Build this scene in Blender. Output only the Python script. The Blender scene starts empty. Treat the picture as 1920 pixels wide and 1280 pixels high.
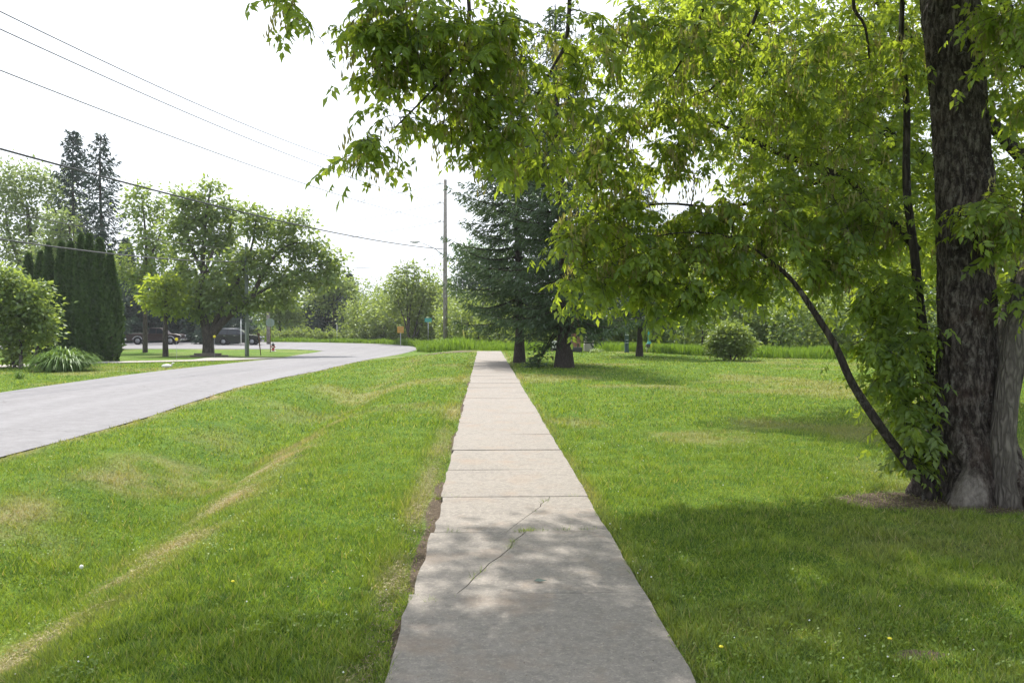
import bpy, math, random
import numpy as np
from mathutils import Vector, Matrix
random.seed(7)
rng = np.random.default_rng(7)
R = math.radians
SC = bpy.context.scene
COL = SC.collection

# ------------------------------------------------------------ camera, sky, sun, exposure
CAM_H = 1.7
FPX = 1550.0
YAW = math.atan(50 / FPX)
PITCH = math.atan(40 / FPX)
cam_data = bpy.data.cameras.new('camera')
cam = bpy.data.objects.new('camera', cam_data)
COL.objects.link(cam)
cam.location = (0, 0, CAM_H)
cam.rotation_euler = (R(90) - PITCH, 0, -YAW)
cam_data.sensor_width = 36
cam_data.lens = 36 * FPX / 1920
cam_data.clip_start = 0.05
cam_data.clip_end = 3000
SC.camera = cam

SUN_EL = R(57)
SUN_AZ = R(-16)          # from straight ahead (+y), negative = towards the left
world = bpy.data.worlds.new('World')
SC.world = world
world.use_nodes = True
wn = world.node_tree.nodes; wl = world.node_tree.links
wn.clear()
wo = wn.new('ShaderNodeOutputWorld'); wb = wn.new('ShaderNodeBackground')
sky = wn.new('ShaderNodeTexSky'); sky.sky_type = 'NISHITA'; sky.sun_disc = False
sky.sun_elevation = SUN_EL; sky.sun_rotation = SUN_AZ
sky.air_density = 1.0; sky.dust_density = 6.0; sky.ozone_density = 1.0; sky.altitude = 200
hs = wn.new('ShaderNodeHueSaturation'); hs.inputs['Saturation'].default_value = 0.45
wl.new(sky.outputs[0], hs.inputs['Color'])
# thin high haze: a plain milky veil over the whole sky, all round
mx = wn.new('ShaderNodeMix'); mx.data_type = 'RGBA'; mx.inputs[0].default_value = 0.55
mx.inputs[7].default_value = (9.1, 9.9, 11.1, 1)
wl.new(hs.outputs[0], mx.inputs[6]); wl.new(mx.outputs[2], wb.inputs[0])
wb.inputs[1].default_value = 0.11
wl.new(wb.outputs[0], wo.inputs[0])

sd = bpy.data.lights.new('sun', 'SUN'); sd.energy = 4.2; sd.angle = R(0.9); sd.color = (1.0, 0.955, 0.88)
sun = bpy.data.objects.new('sun', sd); COL.objects.link(sun)
sdir = Vector((math.sin(SUN_AZ) * math.cos(SUN_EL), math.cos(SUN_AZ) * math.cos(SUN_EL), math.sin(SUN_EL)))
sun.rotation_euler = sdir.to_track_quat('Z', 'Y').to_euler()
sun.location = sdir * 60
SC.view_settings.view_transform = 'Standard'
SC.view_settings.look = 'None'
SC.view_settings.exposure = 0.82
SC.view_settings.gamma = 1
SC.view_settings.use_curve_mapping = False
SC.render.engine = 'CYCLES'
SC.cycles.max_bounces = 8
SC.cycles.transparent_max_bounces = 8

# ------------------------------------------------------------ terrain and pixel helpers
def ss(a, b, v):
    t = np.clip((np.asarray(v, float) - a) / (b - a), 0, 1)
    return t * t * (3 - 2 * t)

def _hash(ix, iy, seed):
    n = (ix * 374761393 + iy * 668265263 + seed * 1442695041) & 0x7fffffff
    n = ((n ^ (n >> 13)) * 1274126177) & 0x7fffffff
    return ((n ^ (n >> 16)) & 0xffff) / 65535.0

def vnoise(x, y, s, seed=0):
    x = np.asarray(x, float) / s; y = np.asarray(y, float) / s
    ix = np.floor(x).astype(np.int64); iy = np.floor(y).astype(np.int64)
    fx = x - ix; fy = y - iy
    fx = fx * fx * (3 - 2 * fx); fy = fy * fy * (3 - 2 * fy)
    a = _hash(ix, iy, seed); b = _hash(ix + 1, iy, seed)
    c = _hash(ix, iy + 1, seed); d = _hash(ix + 1, iy + 1, seed)
    return (a * (1 - fx) + b * fx) * (1 - fy) + (c * (1 - fx) + d * fx) * fy

def Z(x, y):
    x = np.asarray(x, float); y = np.asarray(y, float)
    L = -0.25 - 0.60 * ss(25, 68, y)
    Rr = -0.35 * ss(44, 60, y)
    w = ss(-1.0, -6.6, x)
    z = Rr * (1 - w) + L * w
    dx = -3.75 + 0.15 * np.sin(y * 0.35)
    z = z - 0.56 * np.exp(-((x - dx) / 1.0) ** 2) * (1 - ss(14, 42, y))
    near = 1 - ss(30, 60, np.abs(y))
    off = ss(0.15, 1.3, np.abs(x - 0.27) - 0.7) * (1 - ss(-6.2, -6.7, x))
    z = z + near * off * (0.035 * (vnoise(x, y, 1.7, 3) - .5) + 0.02 * (vnoise(x, y, 0.45, 4) - .5))
    return z

M3 = cam.rotation_euler.to_matrix()
def ray(px, py):
    v = M3 @ Vector(((px - 960) / FPX, (640 - py) / FPX, -1))
    return v / v.y
def at(px, py, d):
    r = ray(px, py)
    return Vector((r.x * d, d, CAM_H + r.z * d))
def ground(px, py, dmin=1.0, dmax=400):
    r = ray(px, py); d = dmin
    while d < dmax:
        if CAM_H + r.z * d <= float(Z(r.x * d, d)):
            lo, hi = d * 0.97, d
            for _ in range(25):
                m = (lo + hi) / 2
                if CAM_H + r.z * m <= float(Z(r.x * m, m)): hi = m
                else: lo = m
            return Vector((r.x * hi, hi, float(Z(r.x * hi, hi))))
        d *= 1.02
    return Vector((r.x * dmax, dmax, float(Z(r.x * dmax, dmax))))
def gpt(x, y, dz=0):
    return Vector((x, y, float(Z(x, y)) + dz))

# ------------------------------------------------------------ object helpers
def tag(o, label=None, cat=None, group=None, kind=None):
    if label: o['label'] = label
    if cat: o['category'] = cat
    if group: o['group'] = group
    if kind: o['kind'] = kind
    return o
def empty(name, loc, rz=0):
    o = bpy.data.objects.new(name, None); COL.objects.link(o)
    o.location = loc; o.rotation_euler = (0, 0, rz); o.empty_display_size = 0.2
    return o
def link(name, me, parent=None, loc=None):
    o = bpy.data.objects.new(name, me); COL.objects.link(o)
    if parent is not None: o.parent = parent
    if loc is not None: o.location = loc
    return o
def mesh_np(name, verts, faces, mat, attrs=None, smooth=False, parent=None, loc=None):
    """verts (n,3), faces (m,k) with equal k; attrs: dict name -> per-vertex float"""
    me = bpy.data.meshes.new(name)
    verts = np.ascontiguousarray(verts, dtype=np.float32); faces = np.ascontiguousarray(faces, dtype=np.int32)
    n, (m, k) = len(verts), faces.shape
    me.vertices.add(n); me.vertices.foreach_set('co', verts.ravel())
    me.loops.add(m * k); me.loops.foreach_set('vertex_index', faces.ravel())
    me.polygons.add(m); me.polygons.foreach_set('loop_start', np.arange(0, m * k, k, dtype=np.int32))
    try: me.polygons.foreach_set('loop_total', np.full(m, k, dtype=np.int32))
    except Exception: pass
    if smooth: me.polygons.foreach_set('use_smooth', np.ones(m, dtype=bool))
    if attrs:
        for a, v in attrs.items():
            at_ = me.attributes.new(a, 'FLOAT', 'POINT'); at_.data.foreach_set('value', np.ascontiguousarray(v, dtype=np.float32))
    me.update(calc_edges=True); me.validate()
    me.materials.append(mat)
    return link(name, me, parent, loc)

class MB:
    """collects simple solids; build() links them as one mesh object"""
    def __init__(s): s.v = []; s.f = []; s.sm = []
    def add(s, vs, fs, smooth=False):
        o = len(s.v); s.v += [tuple(v) for v in vs]; s.f += [tuple(o + i for i in f) for f in fs]; s.sm += [smooth] * len(fs)
        return s
    def box(s, c, d, rz=0, bev=0):
        x, y, z = d[0] / 2, d[1] / 2, d[2] / 2
        if bev:
            b = bev; vs = []
            for zz, e in ((-z, b), (-z + b, 0), (z - b, 0), (z, b)):
                for sx, sy in ((-1, -1), (1, -1), (1, 1), (-1, 1)):
                    vs.append((sx * (x - e), sy * (y - e), zz))
            fs = [(3, 2, 1, 0), (12, 13, 14, 15)]
            for k in range(3):
                for i in range(4):
                    fs.append((k * 4 + i, k * 4 + (i + 1) % 4, k * 4 + 4 + (i + 1) % 4, k * 4 + 4 + i))
        else:
            vs = [(-x, -y, -z), (x, -y, -z), (x, y, -z), (-x, y, -z), (-x, -y, z), (x, -y, z), (x, y, z), (-x, y, z)]
            fs = [(3, 2, 1, 0), (4, 5, 6, 7), (0, 1, 5, 4), (1, 2, 6, 5), (2, 3, 7, 6), (3, 0, 4, 7)]
        cr, sr = math.cos(rz), math.sin(rz)
        vs = [(c[0] + a * cr - b_ * sr, c[1] + a * sr + b_ * cr, c[2] + e) for a, b_, e in vs]
        return s.add(vs, fs)
    def tube(s, pts, rad, n=8, cap=True, smooth=True):
        pts = [Vector(p) for p in pts]; k = len(pts)
        if not hasattr(rad, '__len__'): rad = [rad] * k
        vs, fs = [], []; prev = None
        for i, p in enumerate(pts):
            t = (pts[min(i + 1, k - 1)] - pts[max(i - 1, 0)])
            t = t.normalized() if t.length > 1e-9 else Vector((0, 0, 1))
            u = t.cross(Vector((0, 0, 1))) if prev is None else prev - t * prev.dot(t)
            if u.length < 1e-4: u = t.cross(Vector((0, 1, 0)))
            if u.length < 1e-4: u = Vector((1, 0, 0))
            u.normalize(); prev = u; w = t.cross(u)
            for j in range(n):
                a = 2 * math.pi * j / n
                vs.append(p + (u * math.cos(a) + w * math.sin(a)) * rad[i])
        for i in range(k - 1):
            for j in range(n):
                fs.append((i * n + j, i * n + (j + 1) % n, (i + 1) * n + (j + 1) % n, (i + 1) * n + j))
        if cap:
            fs.append(tuple(reversed(range(n)))); fs.append(tuple(range((k - 1) * n, k * n)))
        return s.add(vs, fs, smooth)
    def lathe(s, prof, n=16, c=(0, 0, 0), smooth=True):
        vs, fs = [], []
        for r, z in prof:
            for j in range(n):
                a = 2 * math.pi * j / n
                vs.append((c[0] + r * math.cos(a), c[1] + r * math.sin(a), c[2] + z))
        for i in range(len(prof) - 1):
            for j in range(n):
                fs.append((i * n + j, i * n + (j + 1) % n, (i + 1) * n + (j + 1) % n, (i + 1) * n + j))
        fs.append(tuple(reversed(range(n)))); fs.append(tuple(range((len(prof) - 1) * n, len(prof) * n)))
        return s.add(vs, fs, smooth)
    def prism(s, prof, y0, y1, inset=0.0, zmid=None):
        """profile in x,z (counter-clockwise seen from -y) extruded along y"""
        k = len(prof)
        cx = sum(p[0] for p in prof) / k; cz = sum(p[1] for p in prof) / k
        vs = [(p[0], y0, p[1]) for p in prof] + [(p[0], y1, p[1]) for p in prof]
        fs = [tuple(range(k)), tuple(reversed(range(k, 2 * k)))]
        for i in range(k):
            j = (i + 1) % k
            fs.append((j, i, k + i, k + j))
        return s.add(vs, fs)
    def build(s, name, mat, parent=None, loc=None, bevel=0):
        me = bpy.data.meshes.new(name); me.from_pydata(s.v, [], s.f); me.update()
        for p, q in zip(me.polygons, s.sm): p.use_smooth = q
        me.materials.append(mat)
        o = link(name, me, parent, loc)
        if bevel:
            b = o.modifiers.new('bevel', 'BEVEL'); b.width = bevel; b.segments = 2; b.limit_method = 'ANGLE'
        return o

# ------------------------------------------------------------ materials
def nm(name):
    m = bpy.data.materials.new(name); m.use_nodes = True
    m.node_tree.nodes.clear()
    return m, m.node_tree.nodes, m.node_tree.links
def ramp(n, l, src, stops):
    r = n.new('ShaderNodeValToRGB'); e = r.color_ramp.elements
    while len(e) > 1: e.remove(e[-1])
    e[0].position = stops[0][0]; e[0].color = (*stops[0][1], 1)
    for p, c in stops[1:]:
        x = e.new(p); x.color = (*c, 1)
    l.new(src, r.inputs[0]); return r.outputs[0]
def noise(n, l, vec, scale, detail=4, rough=.55):
    t = n.new('ShaderNodeTexNoise'); t.inputs['Scale'].default_value = scale
    t.inputs['Detail'].default_value = detail; t.inputs['Roughness'].default_value = rough
    l.new(vec, t.inputs['Vector']); return t.outputs[0]
def pos(n):
    return n.new('ShaderNodeNewGeometry').outputs['Position']
def objc(n):
    return n.new('ShaderNodeTexCoord').outputs['Object']
def mixc(n, l, f, a, b, mode='MIX'):
    m = n.new('ShaderNodeMix'); m.data_type = 'RGBA'; m.blend_type = mode
    for sock, v in ((m.inputs[0], f), (m.inputs[6], a), (m.inputs[7], b)):
        if isinstance(v, (int, float)): sock.default_value = v
        elif isinstance(v, tuple): sock.default_value = (*v, 1)
        else: l.new(v, sock)
    return m.outputs[2]
def mth(n, l, op, a, b=0.0, clamp=False):
    m = n.new('ShaderNodeMath'); m.operation = op; m.use_clamp = clamp
    for i, v in enumerate((a, b)):
        if isinstance(v, (int, float)): m.inputs[i].default_value = v
        else: l.new(v, m.inputs[i])
    return m.outputs[0]
def attr(n, name):
    a = n.new('ShaderNodeAttribute'); a.attribute_name = name; return a.outputs['Fac']
def out(n, l, sh):
    o = n.new('ShaderNodeOutputMaterial'); l.new(sh, o.inputs[0])
def principled(n, l, col, rough=.8, metal=0, bump=None, bs=.3, bd=.02, spec=.5):
    p = n.new('ShaderNodeBsdfPrincipled')
    if isinstance(col, tuple): p.inputs['Base Color'].default_value = (*col, 1)
    else: l.new(col, p.inputs['Base Color'])
    if isinstance(rough, (int, float)): p.inputs['Roughness'].default_value = rough
    else: l.new(rough, p.inputs['Roughness'])
    p.inputs['Metallic'].default_value = metal
    p.inputs['Specular IOR Level'].default_value = spec
    if bump is not None:
        b = n.new('ShaderNodeBump'); b.inputs['Strength'].default_value = bs; b.inputs['Distance'].default_value = bd
        l.new(bump, b.inputs['Height']); l.new(b.outputs[0], p.inputs['Normal'])
    return p.outputs[0]
def simple(name, col, rough=.6, metal=0, var=.25, scale=8, bs=.15, bd=.005, coord=objc):
    m, n, l = nm(name); v = coord(n)
    f = noise(n, l, v, scale)
    c = mixc(n, l, f, tuple(x * (1 - var) for x in col), tuple(min(1, x * (1 + var)) for x in col))
    out(n, l, principled(n, l, c, rough, metal, noise(n, l, v, scale * 6), bs, bd)); return m
def leafmat(name, dark, light, trans=.45, tcol=None, gloss=.06, patch=.35):
    """two-sided leaf; colour differs per leaf (rnd) and in patches through the crown"""
    m, n, l = nm(name)
    r = attr(n, 'rnd'); f2 = noise(n, l, pos(n), patch * 3, 3)
    f = mth(n, l, 'ADD', mth(n, l, 'MULTIPLY', r, .6), mth(n, l, 'MULTIPLY', f2, .55), True)
    c = mixc(n, l, f, dark, light)
    d = n.new('ShaderNodeBsdfDiffuse'); l.new(c, d.inputs[0])
    t = n.new('ShaderNodeBsdfTranslucent')
    tc = tcol or (light[0] * 1.9, light[1] * 1.65, light[2] * .6)
    c2 = mixc(n, l, f, tuple(x * .7 for x in tc), tc); l.new(c2, t.inputs[0])
    mx = n.new('ShaderNodeMixShader'); mx.inputs[0].default_value = trans
    l.new(d.outputs[0], mx.inputs[1]); l.new(t.outputs[0], mx.inputs[2])
    g = n.new('ShaderNodeBsdfGlossy'); g.inputs['Roughness'].default_value = .42; g.inputs[0].default_value = (.8, .85, .8, 1)
    m2 = n.new('ShaderNodeMixShader'); m2.inputs[0].default_value = gloss
    l.new(mx.outputs[0], m2.inputs[1]); l.new(g.outputs[0], m2.inputs[2])
    out(n, l, m2.outputs[0]); return m
def barkmat(name, dark, light, scale=7, bs=.9, bd=.03, lichen=None):
    m, n, l = nm(name); v = pos(n)
    mp = n.new('ShaderNodeMapping'); mp.inputs['Scale'].default_value = (1, 1, .22); l.new(v, mp.inputs[0])
    w = n.new('ShaderNodeTexVoronoi'); w.feature = 'DISTANCE_TO_EDGE'; w.inputs['Scale'].default_value = scale * 2.2
    dist = n.new('ShaderNodeVectorMath'); dist.operation = 'ADD'
    nz = n.new('ShaderNodeTexNoise'); nz.inputs['Scale'].default_value = scale * 1.5; nz.inputs['Detail'].default_value = 3
    l.new(mp.outputs[0], nz.inputs['Vector'])
    sc = n.new('ShaderNodeVectorMath'); sc.operation = 'SCALE'; sc.inputs['Scale'].default_value = .12
    l.new(nz.outputs['Color'], sc.inputs[0]); l.new(mp.outputs[0], dist.inputs[0]); l.new(sc.outputs[0], dist.inputs[1])
    l.new(dist.outputs[0], w.inputs['Vector'])
    fine = noise(n, l, mp.outputs[0], scale * 6, 6, .7)
    h = mth(n, l, 'ADD', mth(n, l, 'MINIMUM', mth(n, l, 'MULTIPLY', w.outputs['Distance'], 3.0), 1.0), mth(n, l, 'MULTIPLY', fine, .7))
    c = mixc(n, l, mth(n, l, 'MULTIPLY', h, .62, True), dark, light)
    if lichen:
        ln = noise(n, l, v, 5, 6, .7)
        lf = ramp(n, l, ln, [(.58, (0, 0, 0)), (.66, (1, 1, 1))])
        c = mixc(n, l, mth(n, l, 'MULTIPLY', lf, .5), c, lichen)
    out(n, l, principled(n, l, c, .92, 0, h, bs, bd, .2)); return m

# grass colour shared by the ground sheet and the blades
def grass_col(n, l, blade):
    v = pos(n)
    big = noise(n, l, v, .16, 3); mid = noise(n, l, v, .9, 4, .6); fine = noise(n, l, v, 6, 4, .65)
    f = mth(n, l, 'ADD', mth(n, l, 'MULTIPLY', big, .75), mth(n, l, 'MULTIPLY', mid, .75))
    f = mth(n, l, 'SUBTRACT', f, .25, True)
    c = ramp(n, l, f, [(.2, (.062, .135, .015)), (.42, (.124, .203, .021)), (.62, (.192, .260, .030)), (.8, (.255, .285, .066))])
    tuf = ramp(n, l, noise(n, l, v, 2.3, 5, .7), [(.40, (.75, .75, .75)), (.56, (0, 0, 0))])
    c = mixc(n, l, tuf, c, (.034, .105, .016))
    c = mixc(n, l, fine, mixc(n, l, .55, c, (.035, .10, .010)), mixc(n, l, .35, c, (.22, .31, .05)))
    if blade:
        r = attr(n, 'rnd')
        c = mixc(n, l, ramp(n, l, r, [(0, (0, 0, 0)), (.5, (.25, .25, .25)), (1, (1, 1, 1))]), c, (.27, .37, .045))
        c = mixc(n, l, ramp(n, l, r, [(0, (.8, .8, .8)), (.3, (0, 0, 0))]), c, (.025, .075, .012))
        tipd = ramp(n, l, r, [(.93, (0, 0, 0)), (.97, (1, 1, 1))])
        c = mixc(n, l, mth(n, l, 'MULTIPLY', tipd, .8), c, (.42, .36, .19))
    else:
        # mown lawn seen at distance: thatch between blades
        th = noise(n, l, v, 38, 3, .7)
        c = mixc(n, l, ramp(n, l, th, [(.36, (1, 1, 1)), (.52, (0, 0, 0))]), c, (.030, .065, .010))
    dry = attr(n, 'dry'); dn = noise(n, l, v, 9, 5, .7)
    df = mth(n, l, 'MULTIPLY', dry, mth(n, l, 'ADD', .35, mth(n, l, 'MULTIPLY', dn, 1.3)), True)
    straw = mixc(n, l, noise(n, l, v, 30, 4, .7), (.20, .155, .075), (.44, .37, .215))
    return mixc(n, l, df, c, straw)

def ground_material():
    m, n, l = nm('lawn_ground'); v = pos(n)
    c = grass_col(n, l, False)
    soil = attr(n, 'soil'); sn = noise(n, l, v, 22, 5, .7)
    sf = ramp(n, l, mth(n, l, 'ADD', soil, mth(n, l, 'MULTIPLY', mth(n, l, 'SUBTRACT', sn, .5), .8)), [(.42, (0, 0, 0)), (.58, (1, 1, 1))])
    soilc = mixc(n, l, noise(n, l, v, 45, 5, .8), (.05, .036, .026), (.19, .15, .11))
    c = mixc(n, l, sf, c, soilc)
    h = mth(n, l, 'ADD', mth(n, l, 'MULTIPLY', noise(n, l, v, 26, 4, .75), .05), mth(n, l, 'MULTIPLY', noise(n, l, v, 4, 3), .08))
    out(n, l, principled(n, l, c, .95, 0, h, .9, 1.0, .1)); return m
def blade_material():
    m, n, l = nm('grass_blade')
    c = grass_col(n, l, True)
    d = n.new('ShaderNodeBsdfDiffuse'); l.new(c, d.inputs[0])
    t = n.new('ShaderNodeBsdfTranslucent'); l.new(mixc(n, l, 1.0, c, (1.5, 1.35, .7), 'MULTIPLY'), t.inputs[0])
    mx = n.new('ShaderNodeMixShader'); mx.inputs[0].default_value = .38
    l.new(d.outputs[0], mx.inputs[1]); l.new(t.outputs[0], mx.inputs[2])
    g = n.new('ShaderNodeBsdfGlossy'); g.inputs['Roughness'].default_value = .5
    m2 = n.new('ShaderNodeMixShader'); m2.inputs[0].default_value = .035
    l.new(mx.outputs[0], m2.inputs[1]); l.new(g.outputs[0], m2.inputs[2])
    out(n, l, m2.outputs[0]); return m
def road_material():
    m, n, l = nm('worn_asphalt'); v = pos(n)
    big = noise(n, l, v, .25, 4); fine = noise(n, l, v, 60, 5, .8)
    c = mixc(n, l, big, (.165, .16, .168), (.225, .219, .228))
    c = mixc(n, l, ramp(n, l, noise(n, l, v, 3.5, 6, .75), [(.42, (.6, .6, .6)), (.6, (0, 0, 0))]), c, (.13, .125, .13))
    c = mixc(n, l, ramp(n, l, noise(n, l, v, 16, 4, .8), [(.55, (0, 0, 0)), (.7, (.5, .5, .5))]), c, (.32, .31, .315))
    c = mixc(n, l, mth(n, l, 'MULTIPLY', fine, .55), c, (.14, .135, .135))
    # wheel-worn streaks along the road
    mp = n.new('ShaderNodeMapping'); mp.inputs['Scale'].default_value = (1.4, .06, 1); l.new(v, mp.inputs[0])
    st = noise(n, l, mp.outputs[0], 1.0, 4)
    c = mixc(n, l, ramp(n, l, st, [(.45, (0, 0, 0)), (.7, (.3, .3, .3))]), c, (.245, .24, .248))
    # thin cracks, sealed dark
    vo = n.new('ShaderNodeTexVoronoi'); vo.feature = 'DISTANCE_TO_EDGE'; vo.inputs['Scale'].default_value = .16
    wob = n.new('ShaderNodeVectorMath'); wob.operation = 'ADD'
    nz = n.new('ShaderNodeTexNoise'); nz.inputs['Scale'].default_value = .7; nz.inputs['Detail'].default_value = 5; l.new(v, nz.inputs['Vector'])
    s_ = n.new('ShaderNodeVectorMath'); s_.operation = 'SCALE'; s_.inputs['Scale'].default_value = 1.5
    l.new(nz.outputs['Color'], s_.inputs[0]); l.new(v, wob.inputs[0]); l.new(s_.outputs[0], wob.inputs[1]); l.new(wob.outputs[0], vo.inputs['Vector'])
    ck = ramp(n, l, vo.outputs['Distance'], [(.0, (1, 1, 1)), (.004, (0, 0, 0))])
    c = mixc(n, l, mth(n, l, 'MULTIPLY', ck, .55), c, (.07, .068, .066))
    out(n, l, principled(n, l, c, .88, 0, fine, .4, .006, .3)); return m
def concrete_material(name, a, b, stain=(.30, .235, .17)):
    m, n, l = nm(name); v = pos(n)
    big = noise(n, l, v, .9, 5, .6); fine = noise(n, l, v, 90, 4, .8)
    c = mixc(n, l, big, a, b)
    c = mixc(n, l, ramp(n, l, noise(n, l, v, 14, 5, .75), [(.38, (.6, .6, .6)), (.55, (0, 0, 0))]), c, tuple(x * .72 for x in a))
    c = mixc(n, l, ramp(n, l, noise(n, l, v, 34, 3, .7), [(.52, (0, 0, 0)), (.66, (.7, .7, .7))]), c, tuple(x * 1.25 for x in b))
    sp = ramp(n, l, noise(n, l, v, 130, 2, .5), [(.36, (1, 1, 1)), (.47, (0, 0, 0))])
    c = mixc(n, l, mth(n, l, 'MULTIPLY', sp, .45), c, (.12, .115, .11))
    c = mixc(n, l, ramp(n, l, noise(n, l, v, 1.6, 4, .7), [(.52, (0, 0, 0)), (.75, (.7, .7, .7))]), c, stain)
    # broom finish across the walk
    mp = n.new('ShaderNodeMapping'); mp.inputs['Scale'].default_value = (3, 120, 1); l.new(v, mp.inputs[0])
    br = noise(n, l, mp.outputs[0], 1.0, 3, .6)
    c = mixc(n, l, mth(n, l, 'MULTIPLY', br, .18), c, (.17, .165, .16))
    h = mth(n, l, 'ADD', fine, mth(n, l, 'MULTIPLY', br, 1.0))
    out(n, l, principled(n, l, c, .9, 0, h, .45, .004, .3)); return m

MAT = {}
MAT['ground'] = ground_material()
MAT['blade'] = blade_material()
MAT['road'] = road_material()
MAT['slab'] = concrete_material('old_concrete', (.205, .184, .160), (.275, .245, .213), (.25, .185, .135))
MAT['gravel'] = concrete_material('pale_gravel', (.28, .26, .235), (.38, .355, .32))
MAT['bark'] = barkmat('rough_dark_bark', (.012, .010, .009), (.105, .088, .074), 7, 1.0, .035, (.22, .22, .19))
MAT['barkfar'] = barkmat('grey_brown_bark', (.03, .026, .022), (.13, .11, .095), 5, .8, .03)
MAT['barkspruce'] = barkmat('spruce_bark', (.022, .018, .016), (.095, .078, .068), 9, .8, .02)
MAT['barkpale'] = barkmat('smooth_grey_bark', (.045, .038, .033), (.21, .185, .16), 9, .9, .02, (.20, .19, .17))
MAT['maple'] = leafmat('maple_leaf', (.045, .105, .018), (.155, .23, .034), .55, (.47, .58, .045), .035, .8)
MAT['maple2'] = leafmat('maple_leaf_pale', (.065, .125, .020), (.175, .24, .036), .58, (.50, .60, .045), .04, .5)  # lighter yellow-green leaf for the second maple, small maple and woodland trees
MAT['samara'] = leafmat('maple_seed', (.16, .14, .045), (.27, .27, .09), .5, (.42, .38, .10), .03, .5)
MAT['yard'] = leafmat('yard_tree_leaf', (.045, .105, .030), (.165, .225, .058), .48, (.37, .47, .07), .05, .5)
MAT['pale'] = leafmat('pale_willow_leaf', (.10, .155, .055), (.21, .265, .10), .45, (.33, .42, .10), .05, .2)
MAT['thick'] = leafmat('thicket_leaf', (.075, .125, .032), (.20, .26, .065), .45, (.35, .44, .07), .04, .12)
MAT['aspen'] = leafmat('aspen_leaf', (.03, .075, .026), (.075, .135, .045), .35, (.14, .24, .05), .06, .25)
MAT['cedar'] = leafmat('cedar_foliage', (.018, .048, .014), (.062, .110, .026), .22, (.09, .16, .02), .03, .5)
MAT['spruce'] = leafmat('spruce_needles', (.028, .055, .026), (.075, .12, .05), .25, (.12, .18, .05), .04, .4)
MAT['spruceb'] = leafmat('blue_spruce_needles', (.014, .032, .024), (.045, .078, .055), .15, (.06, .10, .06), .04, .3)
MAT['tall'] = leafmat('tall_grass_blade', (.06, .14, .014), (.14, .235, .028), .45, (.26, .40, .03), .03, .3)
MAT['daylily'] = leafmat('daylily_leaf', (.05, .12, .02), (.13, .21, .045), .35, (.22, .34, .04), .03, .8)
MAT['wood'] = barkmat('weathered_pole', (.16, .145, .13), (.36, .33, .30), 5, .35, .006)
MAT['greenwood'] = simple('treated_pole', (.17, .20, .17), .8, 0, .3, 4)
MAT['steel'] = simple('galvanised_steel', (.42, .43, .44), .45, .7, .12, 6)
MAT['wire'] = simple('dull_wire', (.06, .06, .065), .6, .2, .1, 2)
MAT['red'] = simple('hydrant_red', (.42, .025, .02), .4, 0, .15, 9)
MAT['black'] = simple('black_iron', (.015, .015, .016), .45, 0, .1, 9)
MAT['white'] = simple('white_paint', (.72, .72, .70), .5, 0, .06, 9)
MAT['yellow'] = simple('yellow_plate', (.72, .62, .02), .4, 0, .06, 9)
MAT['amber'] = simple('amber_board', (.55, .30, .05), .5, 0, .08, 9)
MAT['teal'] = simple('teal_paint', (.05, .30, .27), .45, 0, .1, 6)
MAT['totem'] = simple('dark_green_paint', (.012, .045, .035), .4, 0, .15, 6)
MAT['signblue'] = simple('sign_back_aluminium', (.36, .40, .46), .45, .3, .06, 6)
MAT['glass'] = simple('dark_car_glass', (.02, .025, .03), .08, 0, .05, 2, 0)
MAT['tyre'] = simple('tyre_rubber', (.018, .018, .018), .85, 0, .1, 20)
MAT['rim'] = simple('alloy_rim', (.5, .5, .52), .3, .8, .05, 9)
MAT['carblack'] = simple('black_car_paint', (.010, .010, .013), .14, 0, .05, 1, 0)
MAT['carbrown'] = simple('maroon_car_paint', (.022, .008, .007), .3, 0, .08, 1, 0)
MAT['chrome'] = simple('chrome_trim', (.7, .7, .72), .15, 1, .02, 2, 0)
MAT['lens'] = simple('headlight_lens', (.62, .64, .66), .12, 0, .03, 2, 0)
MAT['tail'] = simple('tail_light_red', (.35, .012, .012), .25, 0, .05, 2, 0)
MAT['brick'] = simple('red_brown_brick', (.27, .125, .085), .9, 0, .35, 5)
MAT['mortar'] = simple('mortar', (.33, .30, .27), .95, 0, .15, 12)
MAT['stone'] = simple('pale_stone', (.36, .335, .29), .85, 0, .2, 6)
MAT['darkstone'] = simple('dark_plaque', (.05, .05, .052), .5, 0, .2, 6)
MAT['timber'] = simple('grey_timber', (.16, .135, .11), .9, 0, .3, 6)
MAT['stake'] = simple('yellow_marker', (.50, .46, .10), .6, 0, .1, 6)
MAT['brownwood'] = simple('brown_stake', (.12, .07, .045), .9, 0, .25, 10)

# ------------------------------------------------------------ road outline (real positions found on the terrain)
def P(px, py):
    g = ground(px, py); return (g.x, g.y)
near_edge = [(-6.95, -60), (-6.95, 5)] + [P(*p) for p in ((0, 875), (250, 790), (450, 725), (600, 695), (700, 672), (785, 655))]
near_edge[2] = (-6.9, near_edge[2][1])
far_edge_x = lambda y: np.interp(y, [-60, 20, 38, 50, 60], [-13.2, -13.1, -12.7, -12.7, -13.4])
YT = P(565, 658)[1]
ne = np.array(near_edge)
top_edge = [P(*p) for p in ((785, 655), (778, 650), (740, 646), (690, 644), (600, 642), (520, 641.3), (420, 641))]
xr_end = top_edge[0][0]; y_r_end = top_edge[0][1]
te = np.array(top_edge)
te = np.vstack([te, [[-150, te[-1][1] + 4]]])
tip_x = float(far_edge_x(YT))
low_y = lambda x: np.interp(x, [-150, -30, tip_x - 4, tip_x - 1.2, tip_x], [YT + 10, YT + 5.5, YT + 4.5, YT + 2.2, YT])
def near_x(y): return np.interp(y, ne[:, 1], ne[:, 0])
def top_y(x): return np.interp(x, te[::-1, 0], te[::-1, 1])
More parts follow.
